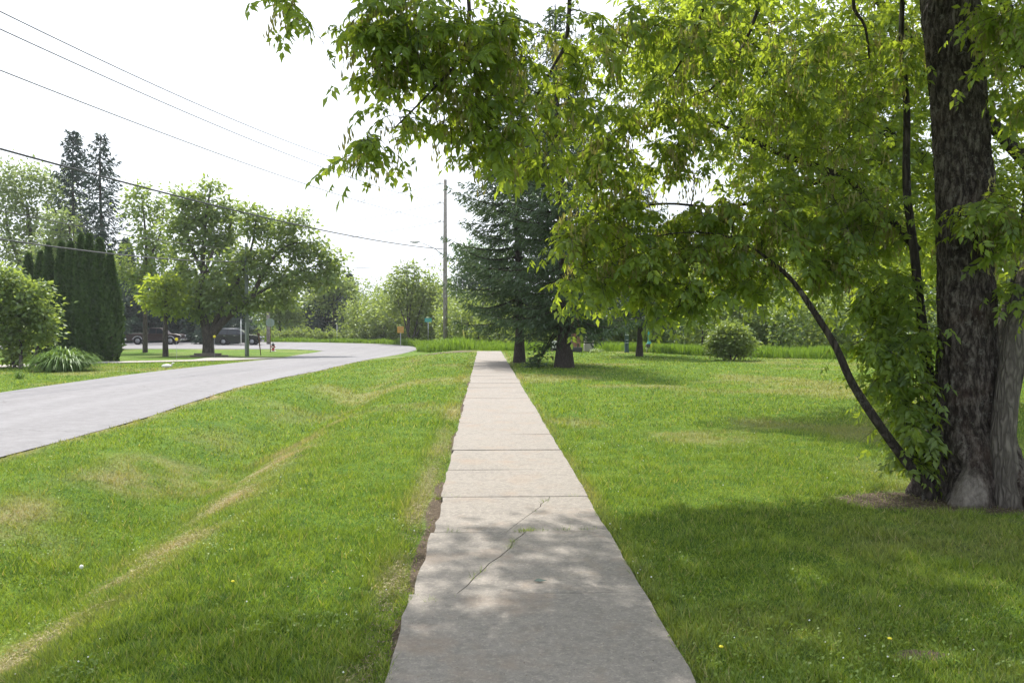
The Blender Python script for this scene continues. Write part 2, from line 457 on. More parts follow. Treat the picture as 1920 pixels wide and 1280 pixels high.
def in_road(x, y, m=0.0):
    x = np.asarray(x, float); y = np.asarray(y, float)
    a = (y <= YT + .01) & (x < near_x(y) - m) & (x > far_edge_x(y) + m)
    b = (y > YT) & (x < near_x(y) - m) & (x > -150) & (y > np.where(x > tip_x, 0, low_y(x)) + m) & (y < top_y(x) - m)
    return a | b

PATH_PTS = [P(-700, 700), P(-250, 693), P(0, 688), (P(150, 681)), P(300, 678), P(400, 675.5), P(470, 671)]
def in_walk(x, y):
    return (np.abs(x - 0.27) < 0.70) & (y < 44.5) & (y > -6)

TREE_XY = (ground(1838, 948).x, ground(1838, 948).y + 0.35)
def dry_mask(x, y):
    n1 = vnoise(x, y, .9, 11); n2 = vnoise(x, y, .35, 12); n3 = vnoise(x, y, 2.6, 13)
    b1 = np.exp(-((x + 3.0 + .18 * np.sin(y * .6)) / .52) ** 2) * (1 - ss(12, 22, y)) * (.06 + .85 * n1 * (.5 + n2))
    b2 = np.exp(-((x + 4.75) / .45) ** 2) * (1 - ss(11, 17, y)) * ss(.42, .75, n3 * .6 + n1 * .5) * 1.1
    b3 = .55 * np.exp(-((x + 3.2) / .6) ** 2) * ss(20, 26, y) * (1 - ss(38, 46, y)) * n1
    sp = ss(.62, .85, vnoise(x, y, 1.5, 14) * .6 + vnoise(x, y, 4.0, 15) * .5) * .38
    e = .8 * np.exp(-((x - near_x(y)) / .25) ** 2) * (y < 60) * n2 + .5 * np.exp(-((x + .60) / .14) ** 2) * n1 * n1
    e2 = .55 * np.exp(-((x - 1.02) / .07) ** 2) * n1
    n4 = vnoise(x, y, .12, 16); brk = ss(.22, .62, .45 * n2 + .35 * n4 + .35 * n1)
    return np.clip((b1 * .95 + b2 * .75) * brk + b3 * brk + sp * brk + e + e2, 0, 1)
g_bare = ground(1725, 1228)
def soil_mask(x, y):
    n1 = vnoise(x, y, .38, 21); n2 = vnoise(x, y, .13, 22)
    wid = .01 + (.19 * vnoise(x * 0, y, .55, 23) * (1 - ss(6, 10, y))) + .05 * vnoise(x * 0, y, 1.3, 24)
    s1 = ss(-.43 - wid, -.43 - wid * .45, x) * (x < .2) * (y < 26) * (.62 + .5 * n1)
    s2 = np.exp(-(((x - TREE_XY[0] + .25) / 1.15) ** 2 + ((y - TREE_XY[1] + .22) / .52) ** 2) ** 2) * (.6 + .6 * n1)
    s3 = np.exp(-(((x - g_bare.x) / .17) ** 2 + ((y - g_bare.y) / .09) ** 2)) * 1.1
    s4 = 0.9 * np.exp(-(((x - ground(838, 660).x) / 1.9) ** 2 + ((y - ground(838, 660).y) / 2.2) ** 2) ** 2) * (.5 + n1)
    s5 = .9 * np.exp(-((x - near_x(y)) / .10) ** 2) * (y < 60) * n1
    cl = 0
    for px, py, a in ((555, 857, .16), (412, 940, .14), (195, 1092, .1), (640, 1083, .06), (60, 1215, .2)):
        g = GP[(px, py)]
        cl = cl + np.exp(-(((x - g[0]) / a) ** 2 + ((y - g[1]) / (a * .8)) ** 2))
    return np.clip(s1 + s2 + s3 + s4 + s5 + cl, 0, 1)
GP = {(px, py): P(px, py) for px, py in ((555, 857), (412, 940), (195, 1092), (640, 1083), (60, 1215))}

# ------------------------------------------------------------ ground sheet
def steps(lst):
    o = [lst[0][0]]
    for a, b, s in lst:
        k = max(1, int(round((b - a) / s))); o += list(np.linspace(a, b, k + 1)[1:])
    return np.array(o)
gx = steps([(-600, -150, 60), (-150, -60, 6), (-60, -20, 1), (-20, -7.6, .4), (-7.6, 8, .11), (8, 20, .5), (20, 60, 1.5), (60, 150, 8), (150, 600, 60)])
gy = steps([(-300, -40, 30), (-40, 0, 2), (0, 3, .4), (3, 16, .11), (16, 40, .3), (40, 105, .8), (105, 200, 6), (200, 900, 60)])
X, Y = np.meshgrid(gx, gy)
Zg = Z(X, Y)
Zg = np.where(in_road(X, Y, .03), Zg - .10, Zg)
wk = in_walk(X, Y)
Zg = np.where(wk, Zg - .05, Zg)
nx, ny = len(gx), len(gy)
idx = np.arange(nx * ny).reshape(ny, nx)
F = np.stack([idx[:-1, :-1], idx[:-1, 1:], idx[1:, 1:], idx[1:, :-1]], -1).reshape(-1, 4)
xf, yf = X.ravel(), Y.ravel()
g = mesh_np('lawn_ground', np.stack([xf, yf, Zg.ravel()], 1), F, MAT['ground'],
            {'dry': dry_mask(xf, yf), 'soil': soil_mask(xf, yf)}, True)
tag(g, 'mown green lawn and grassy ditch running beside the walk and road', kind='structure')
g['label'] = 'mown green lawn and grassy ditch running beside the walk and road'

# ------------------------------------------------------------ road, side street, driveway
V = []; Fq = []
def grid_patch(rows):
    o = len(V); k = len(rows[0])
    for r_ in rows: V.extend(r_)
    for i in range(len(rows) - 1):
        for j in range(k - 1):
            Fq.append((o + i * k + j, o + i * k + j + 1, o + (i + 1) * k + j + 1, o + (i + 1) * k + j))
def rz(x, y, c=0): return (x, y, float(Z(x, y)) + .006 + c)
rows = []
for y in np.concatenate([np.arange(-60, 0, 4), np.arange(0, YT, .8), [YT]]):
    xa, xb = float(far_edge_x(y)), float(near_x(y))
    jb = .05 * (float(vnoise(0, y, .8, 31)) - .5)
    xs = np.linspace(xa, xb + jb, 15)
    rows.append([rz(x, y, .03 * (1 - ((2 * (i / 14) - 1)) ** 2)) for i, x in enumerate(xs)])
grid_patch(rows)
rows = []
xe = float(near_x(YT))
for x in np.concatenate([np.arange(-150, -40, 5), np.arange(-40, xr_end, .6), [xr_end - .02]]):
    if x <= tip_x: lo = float(low_y(x))
    elif x <= xe: lo = YT
    else: lo = float(np.interp(x, [xe, xr_end], [YT, y_r_end]))
    hi = max(float(top_y(x)), lo + .02)
    rows.append([rz(x, y) for y in np.linspace(lo, hi, 22)][::-1])
grid_patch(rows)
me = bpy.data.meshes.new('road'); me.from_pydata(V, [], Fq); me.update(); me.materials.append(MAT['road'])
for p in me.polygons: p.use_smooth = True
road = link('road', me); tag(road, 'worn pale grey asphalt road bending left beyond the lawn', kind='structure')
# driveway / path strip on the left lawn, meeting the road
pp = [Vector((*p, 0)) for p in PATH_PTS]
V = []; Fq = []
dens = []
for a, b in zip(pp[:-1], pp[1:]):
    for t in np.linspace(0, 1, 14)[:-1]: dens.append(a.lerp(b, float(t)))
dens.append(pp[-1])
rows = []
for i, p in enumerate(dens):
    t = (dens[min(i + 1, len(dens) - 1)] - dens[max(i - 1, 0)]).normalized(); nrm = Vector((-t.y, t.x, 0))
    wdt = 1.35 + 1.2 * float(ss(len(dens) - 16, len(dens), i))
    rows.append([(q.x, q.y, float(Z(q.x, q.y)) + .035) for q in (p + nrm * wdt * s for s in (-1, -.5, 0, .5, 1))])
grid_patch(rows)
me = bpy.data.meshes.new('driveway'); me.from_pydata(V, [], Fq); me.update(); me.materials.append(MAT['gravel'])
dw = link('driveway', me); tag(dw, 'pale narrow driveway crossing the left lawn to the road', kind='structure')
def in_drive(x, y):
    x = np.asarray(x, float); y = np.asarray(y, float)
    d = np.array([[p.x, p.y] for p in dens])
    yy = np.interp(x, d[:, 0], d[:, 1])
    return (np.abs(y - yy) < 1.35) & (x < d[-1, 0])

# ------------------------------------------------------------ sidewalk of separate slabs
walk = empty('sidewalk', (0, 0, 0)); tag(walk, 'old concrete sidewalk of single slabs running straight ahead', kind='structure')
joints = [-5.6, -4.2, -2.8, -1.4, .2, 1.9, 3.55, ground(950, 1120).y, ground(950, 1003).y, ground(950, 935).y]
while joints[-1] < 43.5: joints.append(joints[-1] + 1.42 + random.uniform(-.03, .05))
def slab_verts(poly, z0, tilt):
    """polygon (x,y) -> slab with a worn rounded arris"""
    k = len(poly); cx = sum(p[0] for p in poly) / k; cy = sum(p[1] for p in poly) / k
    vs = []
    for inset, dz in ((0, -.10), (0, -.008), (.002, -.0015), (.005, 0)):
        for x, y in poly:
            dx, dy = x - cx, y - cy; ln = math.hypot(dx, dy)
            X_, Y_ = x - dx / ln * inset, y - dy / ln * inset
            vs.append((X_, Y_, float(Z(X_, Y_)) + z0 + dz + tilt[0] * (X_ - cx) + tilt[1] * (Y_ - cy)))
    fs = []
    for r_ in range(3):
        for i in range(k): fs.append((r_ * k + i, r_ * k + (i + 1) % k, (r_ + 1) * k + (i + 1) % k, (r_ + 1) * k + i))
    fs.append(tuple(range(3 * k, 4 * k)))
    return vs, fs
def edge_run(xa, y0, y1, n, amp, seed):
    return [(xa + amp * (float(vnoise(seed, y, .22, 40 + seed)) - .5), y) for y in np.linspace(y0, y1, n)]
for i in range(len(joints) - 1):
    y0, y1 = joints[i] + .0022, joints[i + 1] - .0022
    off = (.035 if joints[i] > 6 and joints[i] < 7 else 0) + random.uniform(-.012, .012)
    tk = 0.0
    xl = -.43 + off - .02 * (joints[i] < 5) ; xr = .975 - .006 * max(0, joints[i] - 8) * .6 + random.uniform(-.01, .01)
    nn = 9 if y0 < 14 else 4
    right = edge_run(xr, y0, y1, nn, .025, 1); left = edge_run(xl, y0, y1, nn, .035, 2)
    bow = [(xl + (xr - xl) * t, y1 + .012 * math.sin(t * 7 + i)) for t in (.25, .5, .75)][::-1]
    mb = MB(); z0 = .026 + random.uniform(-.004, .004); tilt = (random.uniform(-.004, .004), random.uniform(-.004, .004))
    crack = None
    if abs(joints[i] - ground(950, 1003).y) < .01: crack = [P(990, 972), P(1008, 958), P(1020, 945), P(1032, 936)]
    if abs(joints[i] - ground(950, 1120).y) < .01: crack = [P(860, 1117), P(905, 1075), P(950, 1038), P(962, 1022), P(985, 1005)]
    if crack:
        # two broken pieces with an open crack between; the crack is run out to both ends of the slab
        c = list(crack)
        c[0] = (c[0][0] - (c[1][0] - c[0][0]) * (c[0][1] - y0) / max(.01, (c[1][1] - c[0][1])), y0)
        c[-1] = (c[-1][0], y1)
        c2 = []
        for a, b in zip(c[:-1], c[1:]):
            for t in (0, .33, .66): c2.append((a[0] + (b[0] - a[0]) * t + random.uniform(-.012, .012), a[1] + (b[1] - a[1]) * t))
        c2[0] = c[0]; c2.append(c[-1])
        L_ = [(xl, y0)] + [(x - .0022, y) for x, y in c2] + left[::-1][:-1]
        R_ = [(x + .0022, y) for x, y in c2][::-1] + right
        for poly in (L_, R_):
            vs, fs = slab_verts(poly, z0, tilt); mb.add(vs, fs)
    else:
        vs, fs = slab_verts([(xl, y0)] + right + bow + left[::-1][:-1], z0, tilt); mb.add(vs, fs)
    mb.build('slab', MAT['slab'], walk)

# ------------------------------------------------------------ grass blades (one uncountable mass)
def blades(name, n, sample, h, w, lean, matl, keep=None, hf=None, parent=None, two=False):
    x, y = sample(n)
    ok = np.ones(len(x), bool) if keep is None else keep(x, y)
    x, y = x[ok], y[ok]; k = len(x)
    z = Z(x, y) - .004
    hh = h * rng.uniform(.45, 1.25, k) * (hf(x, y) if hf else 1)
    ww = w(x, y) * rng.uniform(.7, 1.3, k) if callable(w) else w * rng.uniform(.7, 1.3, k)
    a = rng.uniform(0, 2 * np.pi, k); b = rng.uniform(0, 2 * np.pi, k); le = rng.uniform(.1, lean, k) * hh
    dx, dy = np.cos(a) * ww / 2, np.sin(a) * ww / 2
    lx, ly = np.cos(b) * le, np.sin(b) * le
    if two:
        v = np.empty((k, 5, 3)); 
        v[:, 0] = np.stack([x - dx, y - dy, z], 1); v[:, 1] = np.stack([x + dx, y + dy, z], 1)
        v[:, 2] = np.stack([x + dx * .8 + lx * .35, y + dy * .8 + ly * .35, z + hh * .6], 1)
        v[:, 3] = np.stack([x - dx * .8 + lx * .35, y - dy * .8 + ly * .35, z + hh * .6], 1)
        v[:, 4] = np.stack([x + lx, y + ly, z + hh * .95], 1)
        o = (np.arange(k) * 5)[:, None]
        f = np.concatenate([o + [0, 1, 2], o + [0, 2, 3], o + [3, 2, 4]])
        v = v.reshape(-1, 3); m = 5
    else:
        v = np.empty((k, 3, 3))
        v[:, 0] = np.stack([x - dx, y - dy, z], 1); v[:, 1] = np.stack([x + dx, y + dy, z], 1)
        v[:, 2] = np.stack([x + lx, y + ly, z + hh], 1)
        f = np.arange(k * 3).reshape(-1, 3); v = v.reshape(-1, 3); m = 3
    at_ = {'rnd': np.repeat(rng.random(k), m), 'dry': np.repeat(dry_mask(x, y), m)}
    return mesh_np(name, v, f, matl, at_, False, parent)
def samp_polar(d0, d1, p=1.0):
    """points over the lawn in front, density falling off with distance"""
    def s(n):
        u = rng.random(n); d = d0 * (d1 / d0) ** u if p == 1.0 else (d0 ** p + u * (d1 ** p - d0 ** p)) ** (1 / p)
        t = rng.uniform(-.68, .76, n)
        return t * d, d
    return s
def lawn_keep(x, y):
    s = soil_mask(x, y)
    inw = (np.abs(x - .27) < .705 + .02 * vnoise(x, y, .2, 50)) & (y < 44)
    return (~inw) & (~in_road(x, y, -.02)) & (~in_drive(x, y)) & (rng.random(len(x)) > ss(.30, .62, s) * .93)
def hfac(x, y):
    ditch = np.exp(-((x + 3.9) / .6) ** 2)
    return (.45 + .55 * vnoise(x, y, .5, 51) + .75 * ss(.45, .95, vnoise(x, y, .16, 57))) * (1 + .8 * ditch * vnoise(x, y, .8, 52) + .5 * np.exp(-((x + .72) / .12) ** 2) + .35 * np.exp(-((x - 1.06) / .1) ** 2))
gr = blades('grass_blades', 430000, samp_polar(2.9, 13), .050, lambda x, y: .0052 + .00035 * y, 1.15, MAT['blade'], lawn_keep, hfac)
tag(gr, 'short mown grass blades on the near lawn', 'grass', kind='stuff')
gr = blades('grass_blades', 210000, samp_polar(13, 46), .055, lambda x, y: .0045 + .0010 * y, 1.1, MAT['blade'], lawn_keep, hfac)
tag(gr, 'short mown grass of the lawn further along the walk', 'grass', kind='stuff')
# weeds rooted in slab joints and cracks
def weed_s(n):
    segs = [(P(820, 1003), P(1120, 998), 1.0), (P(815, 936), P(905, 934), .4), (P(952, 1035), P(965, 1020), .35), (P(880, 1095), P(950, 1040), .4),
            (P(1000, 968), P(1025, 942), .6), (P(800, 1135), P(850, 1128), .5), (P(1040, 936), P(1085, 933), .15), (P(970, 1002), P(1000, 1000), .7)]
    wts = np.array([s[2] for s in segs]); c = rng.choice(len(segs), n, p=wts / wts.sum())
    t = rng.random(n); t = (np.floor(t * 7) + rng.normal(.5, .22, n)) / 7
    A = np.array([s[0] for s in segs])[c]; B = np.array([s[1] for s in segs])[c]
    q = A + (B - A) * t[:, None] + rng.normal(0, .010, (n, 2)); return q[:, 0], q[:, 1]
wd = blades('joint_weeds', 1500, weed_s, .055, .006, 1.3, MAT['blade'], lambda x, y: rng.random(len(x)) < ss(.35, .6, vnoise(x, y, .12, 55)))
tag(wd, 'small green weeds rooted in the slab joints', 'weeds', kind='stuff')
# dry clippings lying along the ditch bank and walk edge
def clip_s(n):
    k = n // 2
    y = 2.9 * (18 / 2.9) ** rng.random(k); x = -3.02 - .18 * np.sin(y * .6) + rng.normal(0, .38, k)
    y2 = 2.9 * (13 / 2.9) ** rng.random(n - k)
    c = rng.random(n - k) < .55
    x2 = np.where(c, -4.75 + rng.normal(0, .4, n - k), -.60 + rng.normal(0, .07, n - k))
    return np.concatenate([x, x2]), np.concatenate([y, y2])
def flat_bits(name, n, samp, ln, wd_, z, matl, keep=None, extra=None):
    x, y = samp(n)
    if keep is not None: k_ = keep(x, y); x, y = x[k_], y[k_]
    k = len(x); a = rng.uniform(0, np.pi, k); L_ = ln * rng.uniform(.4, 1.3, k)
    zz = Z(x, y) + z + rng.uniform(0, .02, k)
    dx, dy = np.cos(a) * L_ / 2, np.sin(a) * L_ / 2; px_, py_ = -np.sin(a) * wd_ / 2, np.cos(a) * wd_ / 2
    tl = rng.uniform(-.3, .3, k) * L_
    v = np.empty((k, 4, 3))
    v[:, 0] = np.stack([x - dx, y - dy, zz], 1); v[:, 1] = np.stack([x + px_, y + py_, zz + .004], 1)
    v[:, 2] = np.stack([x + dx, y + dy, zz + tl * .4], 1); v[:, 3] = np.stack([x - px_, y - py_, zz + .004], 1)
    return mesh_np(name, v.reshape(-1, 3), np.arange(k * 4).reshape(-1, 4), matl, {'rnd': np.repeat(rng.random(k), 4), 'dry': np.ones(k * 4)})
m, n_, l_ = nm('straw'); r_ = attr(n_, 'rnd')
out(n_, l_, principled(n_, l_, ramp(n_, l_, r_, [(0, (.10, .075, .04)), (.5, (.28, .225, .125)), (1, (.42, .36, .22))]), .9)); MAT['straw'] = m
m, n_, l_ = nm('leaf_litter'); r_ = attr(n_, 'rnd')
out(n_, l_, principled(n_, l_, ramp(n_, l_, r_, [(0, (.05, .035, .025)), (.6, (.15, .11, .07)), (1, (.30, .25, .18))]), .9)); MAT['litter'] = m
st = flat_bits('dry_clippings', 60000, clip_s, .05, .0026, .022, MAT['straw'],
               lambda x, y: (rng.random(len(x)) < np.clip(dry_mask(x, y) * 1.3 - .1, 0, 1)) & (np.abs(x - .27) > .71))
tag(st, 'straw coloured dry clippings lying along the ditch bank', 'dry grass', kind='stuff')
# crumbs of gravel and leaf litter at the broken walk edge
def litter_s(n):
    y = 2.9 * (12 / 2.9) ** rng.random(n); return -.53 + rng.normal(0, .09, n), y
lt = flat_bits('edge_litter', 2600, litter_s, .019, .008, .002, MAT['litter'], lambda x, y: x < -.40)
tag(lt, 'crumbled litter and dead leaves along the walk edge', 'litter', kind='stuff')
def litter2_s(n): return TREE_XY[0] - .3 + rng.normal(0, .6, n), TREE_XY[1] - .35 + rng.normal(0, .3, n)
lt = flat_bits('root_litter', 3800, litter2_s, .028, .010, .002, MAT['litter'], lambda x, y: soil_mask(x, y) > .25)
tag(lt, 'dead leaves and seed litter on the bare soil at the maple roots', 'litter', kind='stuff')
def debris_s(n): return rng.uniform(-.42, .96, n), 2.9 * (16 / 2.9) ** rng.random(n)
db = flat_bits('walk_debris', 420, debris_s, .013, .006, .030, MAT['litter'])
tag(db, 'specks of seed and grit scattered over the slabs', 'litter', kind='stuff')
# low broad-leaved weeds and clover among the blades
x, y = samp_polar(2.9, 12)(45000)
k_ = lawn_keep(x, y) & (ss(.56, .72, vnoise(x, y, .42, 61) * .6 + vnoise(x, y, 1.9, 62) * .45) > rng.random(len(x))); x, y = x[k_], y[k_]; k = len(x)
zz = Z(x, y) + rng.uniform(.012, .045, k)
a = rng.uniform(0, 6.283, k); L_ = rng.uniform(.010, .024, k)
dx, dy = np.cos(a) * L_, np.sin(a) * L_; ti = rng.uniform(-.9, .9, k) * L_
v = np.stack([np.stack([x, y, zz], 1), np.stack([x + dx * .5 - dy * .38, y + dy * .5 + dx * .38, zz + ti * .5 + .002], 1), np.stack([x + dx, y + dy, zz + ti], 1), np.stack([x + dx * .5 + dy * .38, y + dy * .5 - dx * .38, zz + ti * .5 + .002], 1)], 1)
wl_ = mesh_np('clover_leaves', v.reshape(-1, 3), np.arange(k * 4).reshape(-1, 4), MAT['blade'], {'rnd': np.repeat(.25 + rng.random(k) * .3, 4), 'dry': np.zeros(k * 4)})
tag(wl_, 'patches of low clover and broad leaved weeds in the near lawn', 'clover', kind='stuff')
# pale clover heads
def clover_s(n):
    x, y = samp_polar(3.2, 24)(n); return x, y
x, y = clover_s(420); k_ = lawn_keep(x, y) & (vnoise(x, y, 3, 60) > .45); x, y = x[k_], y[k_]
mb = MB()
for a, b in zip(x, y):
    r0 = random.uniform(.003, .0065); z0 = float(Z(a, b)) + .042
    vs = [(a + r0, b, z0), (a, b + r0, z0), (a - r0, b, z0), (a, b - r0, z0), (a, b, z0 + r0), (a, b, z0 - r0)]
    mb.add(vs, [(0, 1, 4), (1, 2, 4), (2, 3, 4), (3, 0, 4), (1, 0, 5), (2, 1, 5), (3, 2, 5), (0, 3, 5)])
cv = mb.build('clover_flowers', MAT['white']); tag(cv, 'tiny white clover heads dotted through the mown lawn', 'flowers', kind='stuff')

# ------------------------------------------------------------ foliage machinery
def unit(v): return v / np.maximum(np.linalg.norm(v, axis=-1, keepdims=True), 1e-9)
def leaf_broad():
    return np.array([(0, 0, 0), (.42, .30, .05), (1, 0, -.08), (.42, -.30, .05)], float), np.array([(0, 1, 2), (0, 2, 3)])
def leaf_compound(fine=False):
    vs, fs = [], []
    specs = [(1.0, 0.0, 0.0, .52)] + [(.45, s, .95, .46) for s in (1, -1)] + [(.14, s, 1.1, .40) for s in (1, -1)]
    for t, side, ang, ln in specs:
        bx = .5 * t if side else .5
        a = ang * side; c, s = math.cos(a), math.sin(a); w = ln * .24; o = len(vs)
        if fine: loc = [(0, 0, 0), (.25 * ln, w * .8, .02), (.50 * ln, w * 1.05, .0), (.62 * ln, w * .55, 0), (ln, 0, -.10), (.60 * ln, -w * .6, 0), (.46 * ln, -w * 1.0, .0), (.22 * ln, -w * .8, .02)]
        else: loc = [(0, 0, .0), (.42 * ln, w, .02), (ln, 0, -.10), (.42 * ln, -w, .02)]
        for x, y, z in loc:
            vs.append((bx + x * c - y * s, x * s + y * c, z - .12 * abs(side) * x / ln))
        if fine: fs += [(o, o + 1, o + 2), (o, o + 2, o + 3), (o, o + 3, o + 4), (o, o + 4, o + 5), (o, o + 5, o + 6), (o, o + 6, o + 7)]
        else: fs += [(o, o + 1, o + 2), (o, o + 2, o + 3)]
    return np.array(vs, float), np.array(fs)
def seed_bunch():
    vs, fs = [], []; r_ = random.Random(3)
    for i in range(12):
        x, y = r_.uniform(-.25, .25), r_.uniform(-.25, .25); z = r_.uniform(-.9, 0); L = r_.uniform(.28, .42); o = len(vs); q = r_.uniform(-.12, .12)
        a = r_.uniform(0, 3.14); cx, cy = .05 * math.cos(a), .05 * math.sin(a)
        vs += [(x, y, z), (x + cx + q, y + cy, z - L * .7), (x + q * 1.4, y, z - L), (x - cx + q, y - cy, z - L * .65)]
        fs += [(o, o + 1, o + 2), (o, o + 2, o + 3)]
    return np.array(vs, float), np.array(fs)
def needle_tuft():
    return np.array([(0, .09, 0), (0, -.09, 0), (1, 0, 0)], float), np.array([(0, 1, 2)])
def scatter(base, pos_, dirs, ups, size):
    bv, bf = base; n = len(pos_)
    x = unit(dirs); y = unit(np.cross(ups, x)); z = np.cross(x, y)
    s = size[:, None, None] if hasattr(size, '__len__') else size
    v = (bv[None, :, 0:1] * x[:, None] + bv[None, :, 1:2] * y[:, None] + bv[None, :, 2:3] * z[:, None]) * s + pos_[:, None]
    f = bf[None] + (np.arange(n) * len(bv))[:, None, None]
    return v.reshape(-1, 3), f.reshape(-1, bf.shape[1]), np.repeat(rng.random(n), len(bv))
def foliage(name, base, pos_, dirs, ups, size, mat, parent=None):
    v, f, r_ = scatter(base, pos_, dirs, ups, size)
    return mesh_np(name, v, f, mat, {'rnd': r_}, False, parent)
BROAD, COMP, COMPF, SEED, NEED = leaf_broad(), leaf_compound(), leaf_compound(True), seed_bunch(), needle_tuft()

class Tubes:
    def __init__(s): s.mb = MB()
    def add(s, pts, rads, n=6): s.mb.tube(pts, list(rads), n, cap=False)

def smooth_path(pts, k=4):
    pts = [np.array(p, float) for p in pts]; o = []
    for i in range(len(pts) - 1):
        p0 = pts[max(i - 1, 0)]; p1 = pts[i]; p2 = pts[i + 1]; p3 = pts[min(i + 2, len(pts) - 1)]
        for t in np.linspace(0, 1, k + 1)[:-1]:
            o.append(.5 * ((2 * p1) + (-p0 + p2) * t + (2 * p0 - 5 * p1 + 4 * p2 - p3) * t * t + (-p0 + 3 * p1 - 3 * p2 + p3) * t ** 3))
    o.append(pts[-1]); return o

def grow(limbs, blobs, tubes, wr=.006, droop=.12, sides=5, wiggle=.06, clamp_r=1.0):
    """limbs: [(path, r0, r1)]; blobs: [(centre, radii, n)] -> clump centres with the twig that feeds each"""
    nodes, nr = [], []
    for pts, r0, r1 in limbs:
        sp = smooth_path(pts)
        rr = np.linspace(r0, r1, len(sp))
        tubes.add(sp, rr, 10 if r0 > .08 else 7)
        for p, r_ in list(zip(sp, rr))[len(sp) // 5:]: nodes.append(p); nr.append(r_)
    cl = []
    for c, rad, n in blobs:
        d = unit(rng.normal(size=(n, 3))); u = rng.random(n) ** .42
        cl.append(np.array(c) + d * u[:, None] * np.array(rad))
    cl = np.concatenate(cl)
    N = np.array(nodes); NR = np.array(nr)
    dmin = np.min(np.linalg.norm(cl[:, None] - N[None], axis=2), axis=1)
    out_ = []
    for i in np.argsort(dmin):
        c = cl[i]; d = np.linalg.norm(N - c, axis=1) + np.clip(N[:, 2] - c[2], 0, 9) * .4
        j = int(np.argmin(d)); p = N[j]; ln = np.linalg.norm(c - p)
        k = max(3, int(ln / .35) + 2); k = min(k, 9)
        t = np.linspace(0, 1, k)[:, None]
        mid = np.array([0, 0, 1.0]) * droop * ln
        path = p + (c - p) * t + mid * (4 * t * (1 - t)) + rng.normal(0, wiggle * ln * .5, (k, 3)) * np.sin(t * np.pi)
        r0 = min(NR[j] * .75, wr + .011 * ln) * clamp_r; rr = np.linspace(max(r0, wr * .6), wr * .45, k)
        tubes.add(path, rr, sides if r0 > .012 else 3)
        N = np.vstack([N, path[1:]]); NR = np.concatenate([NR, rr[1:]])
        out_.append((c, path[-1] - path[0], ln))
    return out_

def clump_leaves(clumps, per, rad, size, hang=.35, flat=.6, centre=None, szv=.3):
    C = np.array([c[0] for c in clumps]); D = unit(np.array([c[1] for c in clumps]) + 1e-6)
    C = np.repeat(C, per, 0); D = np.repeat(D, per, 0); n = len(C)
    off = rng.normal(size=(n, 3)) * rad; off[:, 2] *= flat
    p = C + off - D * rng.random((n, 1)) * rad * 1.2
    d = unit(off) * .9 + D * .5 + rng.normal(size=(n, 3)) * .45; d[:, 2] -= hang
    up = rng.normal(size=(n, 3)) * .55; up[:, 2] += 1
    return p, unit(d), up, size * rng.uniform(1 - szv, 1 + szv, n)

def px_blob(px, py, d, rx, ry, n, rd=None):
    c = at(px, py, d); s = d / FPX
    return (tuple(c), (rx * s, (rd if rd else (rx + ry) / 2 * s), ry * s), n)

def broad_tree(name, label, limbs, blobs, leafmat_, barkm, leaf, size, per, rad, group=None, hang=.35, wr=.006, flat=.6, cat='tree', droop=.12, clampr=1.0):
    root_p = limbs[0][0][0]
    t = empty(name, (root_p[0], root_p[1], root_p[2]))
    tag(t, label, cat, group)
    tb = Tubes(); cl = grow(limbs, blobs, tb, wr, droop, clamp_r=clampr)
    o = tb.mb.build('trunk', barkm); o.parent = t; o.matrix_parent_inverse = Matrix.Translation(-t.location)
    p, d, u, s = clump_leaves(cl, per, rad, size, hang, flat)
    c = foliage('crown', leaf, p, d, u, s, leafmat_); c.parent = t; c.matrix_parent_inverse = Matrix.Translation(-t.location)
    return t, cl

def to_parent(o, t):
    o.parent = t; o.matrix_parent_inverse = Matrix.Translation(-t.location); return o

